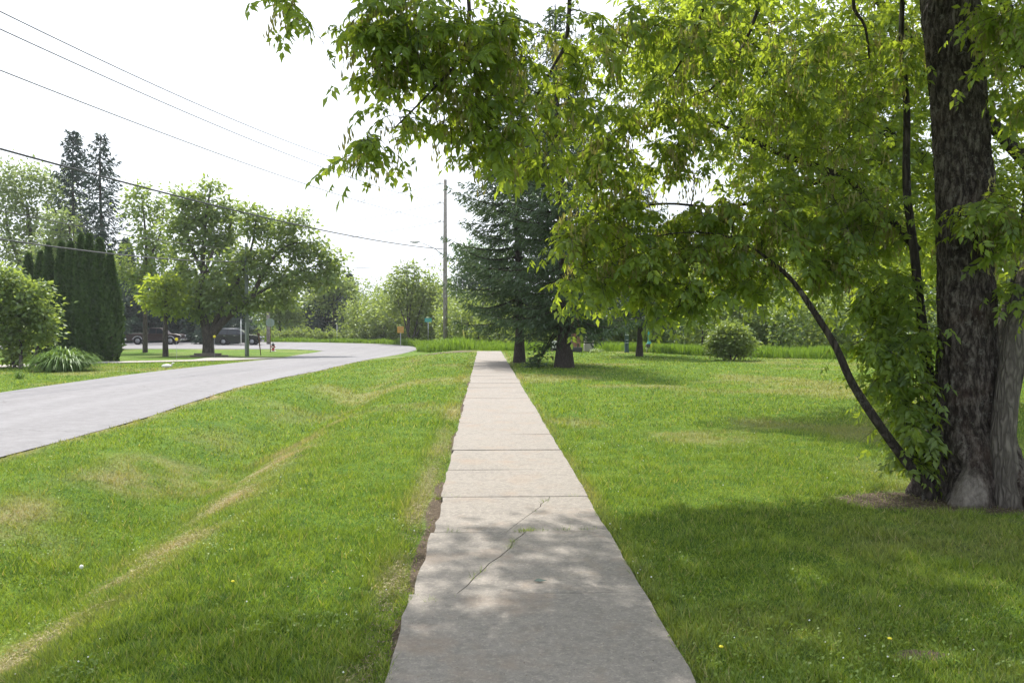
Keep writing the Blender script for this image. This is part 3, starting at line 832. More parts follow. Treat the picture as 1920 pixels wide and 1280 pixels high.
# ------------------------------------------------------------ spruces
def spruce(name, label, base, height, rad, clear, matl, dens=1.0, irregular=.35, droop=.35, lean=(0, 0), trunk_r=.2, sub=10, group=None, tuft=.16, low=None, wtr=1.0, profile=1.0):
    t = empty(name, base); tag(t, label, 'tree', group)
    b = np.array(base, float); tip = b + np.array([lean[0], lean[1], height])
    tb = Tubes()
    hs_ = np.linspace(0, 1, 14)
    pts = [b + (tip - b) * h + np.array([.05 * math.sin(h * 6), .04 * math.cos(h * 5), 0]) * height * .1 for h in hs_]
    rr = [trunk_r * (1 + .5 * math.exp(-h * height / .35)) * (1 - h) ** .85 + .012 for h in hs_]
    tb.add(pts, rr, 12)
    P_, D_, S_ = [], [], []
    h = clear; k = 0
    while h < height * .985:
        f = (h - clear) / (height - clear)
        L0 = rad * (1 - f) ** profile * (1 if f > .06 else .75 + 4 * f)
        nb = max(3, int((6 if f < .6 else 5) * dens))
        for j in range(nb):
            a = k * 2.4 + j * 2 * math.pi / nb + random.uniform(-.35, .35)
            L = L0 * random.uniform(1 - irregular, 1 + irregular * .35)
            if L < .12: L = .12
            p0 = b + (tip - b) * (h / height)
            dirn = np.array([math.cos(a), math.sin(a), 0])
            pitch = .35 * f - droop * (1 - f) + random.uniform(-.12, .1)
            n = max(3, int(L / .28) + 2); tt = np.linspace(0, 1, n)
            path = [p0 + dirn * L * t_ + np.array([0, 0, 1]) * L * (pitch * t_ - .18 * t_ * (1 - t_) + .16 * t_ ** 3) for t_ in tt]
            tb.add(path, np.linspace(.010 + .012 * L, .004, n), 3)
            path = np.array(path)
            side = np.array([-dirn[1], dirn[0], 0])
            m_ = max(6, int(L * sub))
            for s_ in range(m_):
                t_ = .12 + .88 * (s_ + random.random()) / m_; q = p0 * 0 + np.array([np.interp(t_, tt, path[:, i]) for i in range(3)])
                sl = L * .34 * (1.05 - t_) + .10
                sg = 1 if s_ % 2 else -1
                dd = dirn * .75 + side * sg * random.uniform(.5, 1.1) + np.array([0, 0, random.uniform(-.75, -.05)])
                dd = dd / np.linalg.norm(dd)
                kn = max(3, int(sl / tuft * 2.6))
                u = (np.arange(kn) + rng.random(kn)) / kn * sl
                pp_ = q + dd * u[:, None]; pp_[:, 2] -= .35 * u ** 2
                dn = dd * 1.0 + rng.normal(size=(kn, 3)) * .42; dn[:, 2] -= .35
                P_.append(pp_); D_.append(dn)
            # needles along the bough itself
            kn = max(3, int(L / tuft * 2)); u = rng.random(kn)
            q = np.stack([np.interp(u, tt, path[:, i]) for i in range(3)], 1)
            P_.append(q); D_.append(dirn + rng.normal(size=(kn, 3)) * .6)
        h += random.uniform(.26, .42) * (1.0 if f < .7 else .7) * max(1, height / 14); k += 1
    if low:
        for a_, L, hh in low:   # long boughs sweeping to the ground
            dirn = np.array([math.cos(a_), math.sin(a_), 0]); p0 = b + np.array([0, 0, hh]); tt = np.linspace(0, 1, 8)
            path = np.array([p0 + dirn * L * t_ + np.array([0, 0, -hh * .96 * t_ ** 1.3]) for t_ in tt]); tb.add(path, np.linspace(.035, .008, 8), 4)
            for s_ in range(60):
                t_ = .15 + .85 * random.random(); q = np.array([np.interp(t_, tt, path[:, i]) for i in range(3)])
                kn = 7; u = rng.random(kn) * .55
                dd = dirn * .5 + np.array([random.uniform(-1, 1), random.uniform(-1, 1), random.uniform(-.7, .25)]); dd /= np.linalg.norm(dd)
                P_.append(q + dd * u[:, None]); D_.append(dd + rng.normal(size=(kn, 3)) * .4)
    Pn = np.concatenate(P_); Dn = np.concatenate(D_)
    zmin = b[2] + .04; Pn[:, 2] = np.maximum(Pn[:, 2], zmin)
    up = rng.normal(size=Pn.shape)
    to_parent(tb.mb.build('trunk', MAT['barkspruce']), t)
    to_parent(foliage('crown', (NEED[0] * np.array([1, wtr, 1]), NEED[1]), Pn, Dn, up, tuft * rng.uniform(.6, 1.3, len(Pn)), matl), t)
    return t

def G(px, py): g_ = ground(px, py); return (g_.x, g_.y, g_.z)
def W(px, py, d): return tuple(at(px, py, d))
def onground(px, d):
    r_ = ray(px, 640); return (r_.x * d, d, float(Z(r_.x * d, d)))

# ------------------------------------------------------------ the big maple on the right
tx, ty = TREE_XY; tz = float(Z(tx, ty)); D0 = ty
maple = empty('maple_tree', (tx, ty, tz))
tag(maple, 'huge leaning rough-barked maple overhanging the walk, with flared pale roots and several stems', 'tree')
def big_trunk():
    cp = [(1838, 960, 0), (1826, 850, 0), (1814, 740, 0), (1812, 620, .02), (1808, 480, .03), (1806, 330, .05), (1796, 180, .1), (1784, 20, .15), (1772, -180, .25), (1765, -420, .3)]
    rr_px = [96, 78, 56, 48, 47, 46, 46, 50, 40, 34]
    C_ = [np.array(W(a, b, D0 + c)) for a, b, c in cp]; C_[0][2] = tz - .12
    Rr_ = [r_ * D0 / FPX for r_ in rr_px]
    n, rows = 220, 430
    zs = np.linspace(0, 1, rows); key = np.linspace(0, 1, len(C_))
    Cc = np.stack([np.interp(zs, key, [c[i] for c in C_]) for i in range(3)], 1)
    for _ in range(10): Cc[1:-1] = (Cc[:-2] + 2 * Cc[1:-1] + Cc[2:]) / 4
    rad = np.interp(zs, key, Rr_)
    for _ in range(6): rad[1:-1] = (rad[:-2] + 2 * rad[1:-1] + rad[2:]) / 4
    A, Zi = np.meshgrid(np.linspace(0, 2 * np.pi, n, endpoint=False), zs)
    hgt = (Cc[:, 2] - tz)[:, None] + A * 0
    r0 = rad[:, None] + A * 0
    fl = np.exp(-np.clip(hgt, 0, 9) / .33)
    def gl_(a0, w): 
        da = (A - a0 + np.pi) % (2 * np.pi) - np.pi
        return np.exp(-(da / w) ** 2)
    wob = .12 * np.sin(hgt * 7)
    lob = 1.0 * gl_(3.92 + wob, .36) + .85 * gl_(5.25 - wob, .30) + .8 * gl_(2.9, .34) + .8 * gl_(6.1, .3) + .7 * gl_(1.2, .5) + .28 * gl_(4.35, .10) + .3 * gl_(5.0, .09)
    fl2 = np.exp(-np.clip(hgt - .05, 0, 9) / .36)
    r_ = r0 * (1 + fl2 * (lob * .62 - .16) - .10 * gl_(4.62, .22) * np.exp(-((hgt - .55) / .5) ** 2))
    r_ = r_ * (1 + .05 * np.sin(A * 3 + hgt * 1.3) + .035 * np.sin(A * 5 - hgt * 2.1))
    # bark plates and ridges: elongated cells
    u = A * r0 * 1.0
    ca, sa = np.cos(A), np.sin(A)
    def n3(s, zsq, seed):
        return (vnoise(ca * 2 + hgt * .0 + 9, sa * 2 + hgt * zsq, s, seed) + vnoise(sa * 2 + 5, ca * 2 + hgt * zsq * 1.1 + 3, s, seed + 1)) / 2
    U_ = ((A - np.pi / 2) % (2 * np.pi)) * .29
    wx = (vnoise(U_, hgt, .09, 101) - .5) * .055 + (vnoise(U_, hgt, .3, 102) - .5) * .09
    def q(sx, sz, seed): return vnoise((U_ + wx) / sx, (hgt + wx * .6) / sz, 1.0, seed)
    v1 = q(.026, .16, 70); v2 = q(.017, .06, 73); v3 = q(.012, .022, 76)
    rid = 1 - np.clip(np.abs(v1 * 2 - 1) * 1.0, 0, 1); rid = 1 - rid ** 2.2
    rid2 = np.clip(v2 * .65 + v3 * .35, 0, 1)
    r_ = r_ + (.006 * rid + .034 * rid2 - .018) * (1 - .65 * np.clip(fl, 0, 1)) + .014 * n3(.3, .8, 75)
    # swelling with a scar about 1.9 m up, knots, a rot hole low on the left front
    r_ = r_ + .035 * np.exp(-((hgt - 1.95) / .16) ** 2) * np.maximum(0, np.cos(A + 1.75)) 
    for ka, kh, kr, dp in ((3.86, .34, .07, -.13), (4.2, 2.25, .13, .05), (5.0, 3.0, .15, .04), (4.0, .95, .2, .05), (4.9, .75, .14, -.05)):
        da = (A - ka + np.pi) % (2 * np.pi) - np.pi
        r_ = r_ + dp * np.exp(-((da * r0 / kr) ** 2 + ((hgt - kh) / kr) ** 2))
    V = np.stack([Cc[:, 0][:, None] + r_ * ca, Cc[:, 1][:, None] + r_ * sa * .92, Cc[:, 2][:, None] + A * 0], -1)
    idx = np.arange(n * rows).reshape(rows, n)
    F = np.stack([idx[:-1], np.roll(idx[:-1], -1, 1), np.roll(idx[1:], -1, 1), idx[1:]], -1).reshape(-1, 4)
    worn = np.exp(-np.clip(hgt - .12, 0, 9) / .40) * (.35 + .8 * n3(.35, 1, 80)) * np.clip(gl_(3.95 + wob * 1.5, .40) * 1.15 + .8 * gl_(5.25, .3) + .5 * gl_(6.1, .3), 0, 1.2)
    wr = np.clip(worn, 0, 1) * (hgt < 1.3)
    return mesh_np('trunk', V.reshape(-1, 3), F, MAT['bigbark'], {'worn': wr.ravel(), 'plate': np.clip(rid * .7 + rid2 * .5, 0, 1).ravel()}, True)
def bigbark_material():
    m, n, l = nm('maple_bark'); v = pos(n)
    mp = n.new('ShaderNodeMapping'); mp.inputs['Scale'].default_value = (1, 1, .3); l.new(v, mp.inputs[0])
    f1 = noise(n, l, mp.outputs[0], 26, 6, .75); f2 = noise(n, l, mp.outputs[0], 75, 4, .8)
    pl = attr(n, 'plate')
    h = mth(n, l, 'ADD', mth(n, l, 'MULTIPLY', f1, 1.0), mth(n, l, 'ADD', mth(n, l, 'MULTIPLY', f2, .35), mth(n, l, 'MULTIPLY', pl, .22)))
    c = ramp(n, l, h, [(.62, (.012, .009, .008)), (.78, (.040, .031, .027)), (.92, (.12, .10, .088)), (1.0, (.19, .165, .145))])
    ln = noise(n, l, v, 15, 6, .78)
    c = mixc(n, l, ramp(n, l, ln, [(.56, (0, 0, 0)), (.63, (.7, .7, .7))]), c, (.19, .18, .16))
    redd = noise(n, l, v, 2.4, 3)
    c = mixc(n, l, ramp(n, l, redd, [(.55, (0, 0, 0)), (.75, (.45, .45, .45))]), c, (.085, .045, .032))
    w = attr(n, 'worn')
    wn_ = mth(n, l, 'MULTIPLY', w, mth(n, l, 'ADD', .55, mth(n, l, 'MULTIPLY', f1, .9)), True)
    pale = mixc(n, l, ramp(n, l, h, [(.5, (0, 0, 0)), (1.0, (1, 1, 1))]), (.07, .058, .05), (.27, .24, .21))
    c = mixc(n, l, ramp(n, l, wn_, [(.28, (0, 0, 0)), (.6, (1, 1, 1))]), c, pale)
    out(n, l, principled(n, l, c, .93, 0, h, 1.0, .035, .2)); return m
MAT['bigbark'] = bigbark_material()
to_parent(big_trunk(), maple)
tb = Tubes()
limbs = []
def stem(name, cps, rads, matl, n=14, k=5):
    pts = smooth_path([W(*c) for c in cps], k); rr = np.interp(np.linspace(0, 1, len(pts)), np.linspace(0, 1, len(rads)), rads)
    mb = MB(); mb.tube(pts, list(rr), n, cap=True)
    # knobbly surface
    vs = np.array([tuple(v) for v in mb.v])
    ax = np.repeat(np.array([tuple(p) for p in pts]), n, 0)
    k_ = 1 + .09 * (vnoise(vs[:, 0] * 3 + vs[:, 1] * 2, vs[:, 2] * 1.0, .16, 90) - .5) + .06 * (vnoise(vs[:, 0] * 9, vs[:, 2] * 2, .1, 91) - .5)
    mb.v = [tuple(a + (v - a) * q) for a, v, q in zip(ax, vs, k_)]
    o = mb.build(name, matl); to_parent(o, maple)
    return [np.array(p) for p in pts], rr
front = D0 - .32
s1 = stem('stem', [(1890, 965, front), (1884, 900, front), (1880, 830, front), (1888, 740, front + .02), (1900, 640, front + .05), (1922, 540, front + .1), (1960, 400, front + .1), (2010, 200, front)],
          [.20, .135, .115, .10, .095, .09, .085, .07], MAT['barkpale'])
s2 = stem('stem', [(1745, 935, D0 - .1), (1737, 908, D0 - .12), (1705, 872, D0 - .15), (1660, 812, D0 - .18), (1600, 722, D0 - .15), (1566, 648, D0 - .1), (1520, 575, D0), (1480, 520, D0 + .1), (1420, 470, D0 + .2)],
          [.080, .052, .045, .042, .038, .033, .029, .022, .013], MAT['bark'])
s3 = stem('stem', [(1765, 900, D0 + .15), (1748, 780, D0 + .25), (1738, 680, D0 + .3), (1728, 600, D0 + .3), (1715, 480, D0 + .35), (1700, 350, D0 + .4), (1700, 200, D0 + .5), (1690, 60, D0 + .5), (1700, -100, D0 + .4)],
          [.075, .065, .055, .048, .042, .038, .032, .026, .02], MAT['bark'])
s4 = stem('stem', [(1725, 900, D0 + .1), (1712, 840, D0 + .12), (1704, 780, D0 + .2), (1690, 720, D0 + .3), (1672, 640, D0 + .4)], [.045, .04, .034, .026, .014], MAT['bark'], 8)
# heavy limbs above, out of the frame but overhead
limb_specs = [
    ([W(1780, -20, D0 + .1), W(1500, -260, D0 - .4), W(1150, -420, D0 - .9), W(800, -560, D0 - 1.4), W(560, -640, D0 - 1.8)], .13, .03),
    ([W(1778, -60, D0), W(1600, -340, D0 - 1.2), W(1350, -620, D0 - 2.4), W(1000, -950, D0 - 3.2)], .12, .03),
    ([W(1775, -100, D0), W(1900, -420, D0 - .8), W(2250, -700, D0 - 1.6), (7.4, 4.6, 6.6)], .13, .03),
    ([W(1770, -300, D0 + .2), (3.2, 8.5, 7.0), (1.8, 9.6, 8.4)], .13, .03),
    ([W(1768, -300, D0), (4.2, 6.6, 7.6), (3.4, 5.0, 9.2), (2.6, 4.2, 10.0)], .13, .03),
    ([W(1768, -200, D0 + .2), (5.4, 8.6, 6.8), (7.0, 9.6, 8.0)], .12, .03),
    # limb reaching out low to the left, through the middle of the picture
    ([W(1722, 470, D0 + .4), W(1600, 345, D0 + .8), W(1470, 291, D0 + 1.1), W(1380, 250, D0 + 1.2), W(1300, 214, D0 + 1.2), W(1180, 215, D0 + 1.0), W(1040, 255, D0 + .7)], .04, .014),
    ([W(1420, 470, D0 + .2), W(1350, 440, D0 + .25), W(1260, 438, D0 + .3), W(1170, 462, D0 + .3), W(1090, 500, D0 + .2)], .010, .004),
    ([W(1580, 320, D0 + .8), W(1460, 370, D0 + .9), W(1350, 388, D0 + .9), W(1240, 382, D0 + .8), W(1120, 400, D0 + .6)], .024, .008),
    # hanging branches dropping in from above
    ([W(1150, -420, D0 - .9), W(1080, -150, D0 - 1.0), W(1064, 60, D0 - 1.0), W(1040, 120, D0 - 1.0), W(1000, 190, D0 - 1.0)], .026, .007),
    ([W(1350, -330, D0 - .6), W(1330, -60, D0 - .5), W(1305, 60, D0 - .5), W(1262, 140, D0 - .4)], .024, .007),
    ([W(1500, -260, D0 - .4), W(1440, -40, D0 - .1), W(1405, 60, D0), W(1370, 130, D0), W(1330, 170, D0)], .026, .008),
    ([W(1640, -120, D0 - .1), W(1600, 0, D0), W(1622, 50, D0), W(1630, 110, D0 + .1)], .022, .008),
    ([W(800, -560, D0 - 1.4), W(850, -250, D0 - 1.5), W(880, 20, D0 - 1.5), W(860, 110, D0 - 1.5), W(800, 180, D0 - 1.5), W(740, 240, D0 - 1.5)], .022, .005),
    ([W(700, -600, D0 - 1.6), W(640, -300, D0 - 1.7), W(580, -60, D0 - 1.8), W(545, 10, D0 - 1.8)], .018, .005),
    ([W(2250, -700, D0 - 1.6), W(2150, -200, D0 - 1.2), W(2000, 100, D0 - .9), W(1950, 330, D0 - .8)], .024, .007),
]
vis = [px_blob(*b) for b in (
    (530, 12, D0 - 1.8, 30, 14, 4, .15), (670, 30, D0 - 1.6, 30, 40, 6, .25), (705, 75, D0 - 1.6, 20, 40, 6, .2), (745, 20, D0 - 1.5, 60, 50, 14, .4), (760, 95, D0 - 1.5, 30, 30, 6, .2),
    (700, 265, D0 - 1.5, 40, 18, 6, .2), (745, 215, D0 - 1.5, 30, 30, 5, .2), (715, 130, D0 - 1.5, 24, 36, 6, .2),
    (840, 60, D0 - 1.4, 70, 60, 20, .5), (870, 160, D0 - 1.4, 50, 60, 14, .5), (950, 80, D0 - 1.2, 90, 90, 24, .6),
    (855, 230, D0 - 1.2, 30, 30, 5, .3), (930, 260, D0 - 1.1, 50, 50, 11, .4), (985, 210, D0 - .9, 70, 70, 14, .5),
    (1020, 310, D0 - .4, 50, 40, 9, .4), (1080, 130, D0 - .8, 60, 110, 22, .6), (1120, 270, D0, 80, 60, 19, .6),
    (1200, 40, D0 - .5, 90, 50, 16, .6), (1230, 190, D0, 80, 50, 20, .6), (1330, 60, D0 - .3, 90, 80, 24, .6),
    (1350, 200, D0 + .4, 80, 70, 22, .7), (1250, 300, D0 + .6, 90, 40, 16, .6), (1150, 350, D0 + .6, 90, 40, 20, .5),
    (1090, 430, D0 + .3, 50, 45, 18, .4), (1100, 520, D0 + .2, 50, 40, 17, .4), (1180, 420, D0 + .6, 80, 60, 26, .5), (1200, 520, D0 + .3, 80, 60, 30, .5),
    (1300, 450, D0 + .6, 90, 80, 38, .6), (1290, 545, D0 + .3, 60, 36, 16, .4), (1420, 420, D0 + .5, 90, 100, 42, .7), (1420, 515, D0 + .4, 70, 40, 18, .5),
    (1450, 260, D0 + .9, 90, 90, 26, .7), (1540, 400, D0 + .6, 90, 90, 40, .7), (1550, 500, D0 + .4, 70, 50, 22, .5), (1500, 120, D0 + .2, 90, 100, 26, .7),
    (1600, 250, D0 + .8, 80, 100, 28, .6), (1640, 90, D0 + .6, 70, 100, 24, .6), (1650, 420, D0 + .7, 70, 80, 34, .5),
    (1650, 560, D0 + .4, 60, 60, 28, .4), (1690, 640, D0 + .2, 45, 60, 26, .4), (1700, 740, D0 + .1, 40, 60, 22, .35), (1708, 820, D0 - .05, 30, 45, 12, .22), (1722, 868, D0 - .15, 20, 20, 3, .1),
    (1640, 630, D0 + .1, 40, 35, 10, .3), (1660, 700, D0 + .1, 30, 30, 7, .3),
    (1880, 60, D0 - .8, 60, 60, 18, .4), (1870, 400, D0 - .6, 50, 40, 14, .3), (1920, 420, D0 - .6, 50, 50, 10, .3), (1930, 150, D0 - .2, 50, 120, 16, .6), (1920, 520, D0 - .3, 40, 50, 8, .4))]
overhead = [((3.2, 6.2, 6.2), (2.0, 2.0, 1.1), 36), ((.5, 7.6, 6.3), (1.9, 2.0, .7), 21), ((-1.3, 6.4, 6.2), (1.3, 2.0, .6), 24), ((3.2, 10.6, 6.9), (2.6, 1.5, .9), 32), ((-.5, 9.8, 6.4), (1.2, 1.2, .5), 20), ((-2.4, 8.0, 6.2), (1.3, 1.4, .5), 26), ((6.4, 3.6, 5.8), (1.8, 1.4, .7), 24), ((4.6, 6.6, 5.9), (1.6, 1.2, .6), 26), ((5.6, 5.6, 6.2), (2.6, 2.2, 1.2), 70), ((4.2, 8.8, 7.6), (2.4, 2.0, 1.5), 50),
            ((3.2, 5.4, 8.8), (3.6, 2.6, 1.6), 80), ((6.6, 8.2, 7.4), (2.2, 2.2, 1.6), 44), ((1.6, 3.6, 6.2), (2.0, 1.4, .9), 22), ((5.4, 3.4, 6.4), (2.4, 1.6, 1.0), 40), ((7.8, 6.6, 6.2), (1.6, 2.2, 1.2), 30)]
all_limbs = limb_specs
tb = Tubes()
# stems already built are attachment points too
extra = [([p for p in s[0]][::3], float(s[1][0]) * .2, float(s[1][-1]) * .2) for s in (s2, s3, s4, s1)]
def grow_maple():
    nodes = [(e[0], e[1], e[2]) for e in extra]
    t2 = Tubes()                                   # discarded: stems exist already
    class Skip:
        def __init__(s): s.k = 0
        def add(s, pts, r_, n=6):
            s.k += 1
            if s.k > len(extra): tb.add(pts, r_, n)
    return grow(extra + all_limbs, vis + overhead, Skip(), wr=.0042, droop=.10, wiggle=.08)
cl = grow_maple()
nv = sum(b[2] for b in vis)
to_parent(tb.mb.build('branches', MAT['bark']), maple)
cc = np.array([c[0] for c in cl])
def screen(p):
    q = np.array(M3.transposed()); v = (p - np.array([0, 0, CAM_H])) @ q.T
    return 960 + FPX * v[:, 0] / -v[:, 2], 640 - FPX * v[:, 1] / -v[:, 2]
# clumps that belong low down (in view) get more and smaller leaves
low_ = cc[:, 2] < 4.9
clA = [c for c, k_ in zip(cl, low_) if k_]; clB = [c for c, k_ in zip(cl, low_) if not k_]
def sprays(clumps, nt, nl, size, tbs):
    P_, D_, U_, S_ = [], [], [], []
    for c, dv, ln in clumps:
        dv = np.array(dv) / (np.linalg.norm(dv) + 1e-6)
        for _ in range(nt if random.random() > .25 else nt - 1):
            a = dv * .6 + rng.normal(size=3) * .75; a[2] = a[2] * .5 - .15; a /= np.linalg.norm(a)
            L = random.uniform(.16, .36); k = random.randint(nl - 1, nl + 1)
            s0 = np.array(c) + rng.normal(0, .03, 3)
            tt = np.linspace(0, 1, 4); path = s0 + a * (L * tt)[:, None]; path[:, 2] -= .22 * L * tt ** 2 * 1.6
            tbs.add(path, np.linspace(.0032, .0014, 4), 3)
            sz = size * random.uniform(.7, 1.25)
            side = np.cross(a, [0, 0, 1.0]); side /= np.linalg.norm(side) + 1e-6
            for j in range(k):
                t_ = (j // 2 + .6) / (k // 2 + .6); q = np.array([np.interp(t_, tt, path[:, i]) for i in range(3)])
                sg = 1 if j % 2 else -1
                d_ = a * random.uniform(.3, .9) + side * sg * random.uniform(.5, 1.0) * (1 if j < k - 1 else .1); d_[2] -= random.uniform(.25, 1.05)
                P_.append(q); D_.append(d_); U_.append(np.array([0, 0, 1.0]) * .8 + a * .5 + rng.normal(size=3) * .4); S_.append(sz * random.uniform(.75, 1.15))
    return np.array(P_), unit(np.array(D_)), np.array(U_), np.array(S_)
tw = Tubes()
p, d, u, s = sprays(clA, 3, 4, .165, tw)
to_parent(tag(tw.mb.build('twigs', MAT['bark']), kind='stuff'), maple)
ordr = np.argsort(np.linalg.norm(p - np.array([0, 0, CAM_H]), axis=1))
near300 = ordr[:300]; rest = ordr[300:]
to_parent(tag(foliage('crown', COMP, p[rest], d[rest], u[rest], s[rest], MAT['maple']), kind='stuff'), maple)
# the nearest leaves one by one
bv, bf = COMPF
lm = bpy.data.meshes.new('leaf'); lm.from_pydata([tuple(v) for v in bv], [], [tuple(int(i) for i in f) for f in bf]); lm.materials.append(MAT['maple'])
a_ = lm.attributes.new('rnd', 'FLOAT', 'POINT'); a_.data.foreach_set('value', np.full(len(bv), .5, dtype=np.float32))
for i in near300:
    x = unit(d[i]); y = unit(np.cross(u[i], x)); z = np.cross(x, y)
    o = bpy.data.objects.new('leaf', lm); COL.objects.link(o)
    M = Matrix(((x[0], y[0], z[0], 0), (x[1], y[1], z[1], 0), (x[2], y[2], z[2], 0), (0, 0, 0, 1)))
    o.parent = maple
    o.matrix_basis = Matrix.Translation(Vector(p[i]) - maple.location) @ M @ Matrix.Scale(float(s[i]), 4)
p, d, u, s = clump_leaves(clB, 26, .30, .24, hang=.6, flat=.7)
to_parent(tag(foliage('upper_crown', COMP, p, d, u, s, MAT['maple']), kind='stuff'), maple)
# bunches of winged seeds hanging under the twigs
sel = [c for c in clA if c[0][2] > 2.2]; sel = [sel[i] for i in rng.choice(len(sel), int(len(sel) * .75), replace=False)]
C_ = np.array([c[0] for c in sel]); C_ = np.repeat(C_, 2, 0) + rng.normal(0, .09, (len(sel) * 2, 3)); n = len(C_)
dx_ = unit(np.stack([rng.normal(size=n), rng.normal(size=n), np.zeros(n)], 1)); upz = np.tile([0., 0, 1], (n, 1))
to_parent(tag(foliage('seed_bunches', SEED, C_, dx_, upz, .17 * rng.uniform(.7, 1.3, n), MAT['samara']), kind='stuff'), maple)

# ------------------------------------------------------------ second maple further back on the right
b2 = onground(1868, 16.5)
d2 = 16.5
broad_tree('maple_tree', 'dark leaning trunk of the second maple, standing behind the huge one at the right edge',
    [([b2, W(1885, 680, d2), W(1905, 600, d2), W(1930, 500, d2), W(1950, 300, d2), W(1960, 60, d2)], .42, .2),
     ([W(1930, 500, d2), W(1760, 320, d2), W(1560, 180, d2), W(1380, 60, d2)], .14, .03),
     ([W(1950, 330, d2), W(1700, 60, d2 + .5), W(1500, -160, d2 + 1)], .16, .03), ([W(1955, 200, d2), W(2100, -100, d2), W(2200, -300, d2)], .16, .04),
     ([W(1955, 200, d2), W(1820, -150, d2), W(1700, -350, d2)], .16, .04)],
    [px_blob(1820, 60, d2, 180, 160, 70, 2), px_blob(1600, 120, d2, 190, 170, 90, 2), px_blob(1420, 210, d2, 140, 140, 55, 1.6), px_blob(1640, 330, d2, 170, 120, 60, 1.8),
     px_blob(1480, 380, d2, 150, 90, 36, 1.5), px_blob(1850, 340, d2, 120, 130, 50, 1.8), px_blob(1360, 60, d2, 120, 120, 36, 1.6), px_blob(2050, 150, d2, 170, 260, 60, 2), px_blob(1700, -250, d2, 420, 160, 110, 3),
     px_blob(1760, 470, d2, 130, 60, 26, 1.5), px_blob(1960, 520, d2, 90, 60, 12, 1), px_blob(1240, 130, d2 + 1, 90, 55, 24, 1), px_blob(1300, 20, d2 + 1, 90, 60, 24, 1.2)],
    MAT['maple2'], MAT['bark'], COMP, .26, 26, .42, hang=.5, wr=.012)

# ------------------------------------------------------------ spruces beside the walk
sp1 = spruce('spruce_tree', 'dark shaggy spruce nearest the far end of the walk, on a thin bare trunk', G(974, 680), 14.0, 3.1, 1.9, MAT['spruce'], 1.0, .5, .22, (-.35, .3), .17, sub=16, tuft=.175, profile=.6, wtr=1.9)
sp2 = spruce('spruce_tree', 'stout spruce with thick flared trunk and a bough sweeping to the grass', G(1058, 689), 13.0, 3.1, 1.65, MAT['spruce'], 1.0, .5, .28, (-.3, .2), .25, sub=14, tuft=.17, low=[(math.pi * 1.02, 1.0, 1.7), (math.pi * .86, 1.1, 1.4)], profile=.6, wtr=1.9)
sp3 = spruce('spruce_tree', 'slender spruce with a straight thin trunk between the green totem and the teal post', G(1199, 668), 9.0, 2.8, 1.9, MAT['spruce'], 1.0, .4, .34, (0, 0), .12, sub=14, tuft=.18, profile=.75, wtr=1.8)

# ------------------------------------------------------------ yard on the left
a75 = 74
spruce('tall_spruce', 'left of the two tall narrow spruces that top the left skyline', onground(143, a75 + 4), 20.2, 3.2, 1.5, MAT['spruceb'], .85, .5, .02, (0, 0), .25, sub=8, tuft=.40, group='tall spruces above the yard trees', wtr=2.0, profile=.52)
spruce('tall_spruce', 'right of the two tall narrow spruces on the left skyline, bare trunk showing', onground(194, a75), 19.2, 3.2, 1.5, MAT['spruceb'], .75, .5, .08, (0, 0), .25, sub=8, tuft=.38, group='tall spruces above the yard trees', wtr=1.9, profile=.52)
def yard_tree(px, d, top, label, blobs, limbs_px, mat='yard', leaf=BROAD, size=.30, per=26, rad=.42, r0=.18, name='yard_tree', bark='barkfar', wr=.015):
    base = onground(px, d)
    L_ = []
    for i, (pts, ra, rb) in enumerate(limbs_px):
        q = [W(a, b, d + (c if len(t) > 2 else 0)) for t in pts for a, b, c in [(t[0], t[1], t[2] if len(t) > 2 else 0)]]
        if i == 0: q = [base] + q
        L_.append((q, ra, rb))
    B_ = [px_blob(a, b, d + (dd if dd else 0), rx, ry, n) for a, b, rx, ry, n, dd in blobs]
    return broad_tree(name, label, L_, B_, MAT[mat], MAT[bark], leaf, size * 1.1, int(per * 1.35), rad * 1.0, wr=wr)
yard_tree(60, 80, 0, 'big pale willowy tree at the left edge behind the cedar hedge',
    [(20, 350, 60, 50, 40, 0), (60, 340, 60, 40, 36, 0), (30, 430, 80, 60, 60, 0), (100, 420, 60, 60, 46, 0), (60, 490, 90, 40, 50, 0), (-60, 400, 80, 90, 60, 0), (120, 350, 22, 30, 9, 0)],
    [([(62, 560), (58, 460), (50, 380)], .4, .12), ([(62, 540), (90, 470), (110, 420)], .2, .06), ([(60, 540), (20, 450), (10, 390)], .2, .06)], 'pale', BROAD, .34, 22, .6, name='willow_tree')
yard_tree(140, 72, 0, 'pale green bushy tree in front of the two tall spruces',
    [(112, 425, 28, 40, 20, 0), (140, 500, 50, 24, 30, 0), (90, 480, 50, 40, 36, 0), (160, 470, 16, 26, 8, 0)],
    [([(140, 560), (135, 480), (130, 420)], .25, .08), ([(140, 530), (155, 490), (158, 450)], .12, .04)], 'pale', BROAD, .32, 22, .55, name='birch_tree')
yard_tree(272, 66, 0, 'slender open tree with upright sprays, between the tall spruces and the round-headed tree',
    [(265, 365, 20, 24, 10, 0), (245, 395, 22, 20, 9, 0), (285, 400, 26, 30, 16, 0), (275, 450, 36, 44, 34, 0), (310, 380, 16, 18, 6, 0), (270, 520, 46, 40, 40, 0), (310, 480, 26, 44, 22, 0), (230, 500, 24, 40, 14, 0)],
    [([(272, 560), (274, 460), (266, 370)], .2, .04), ([(272, 500), (300, 440), (308, 385)], .1, .03)], 'yard', BROAD, .28, 20, .42)
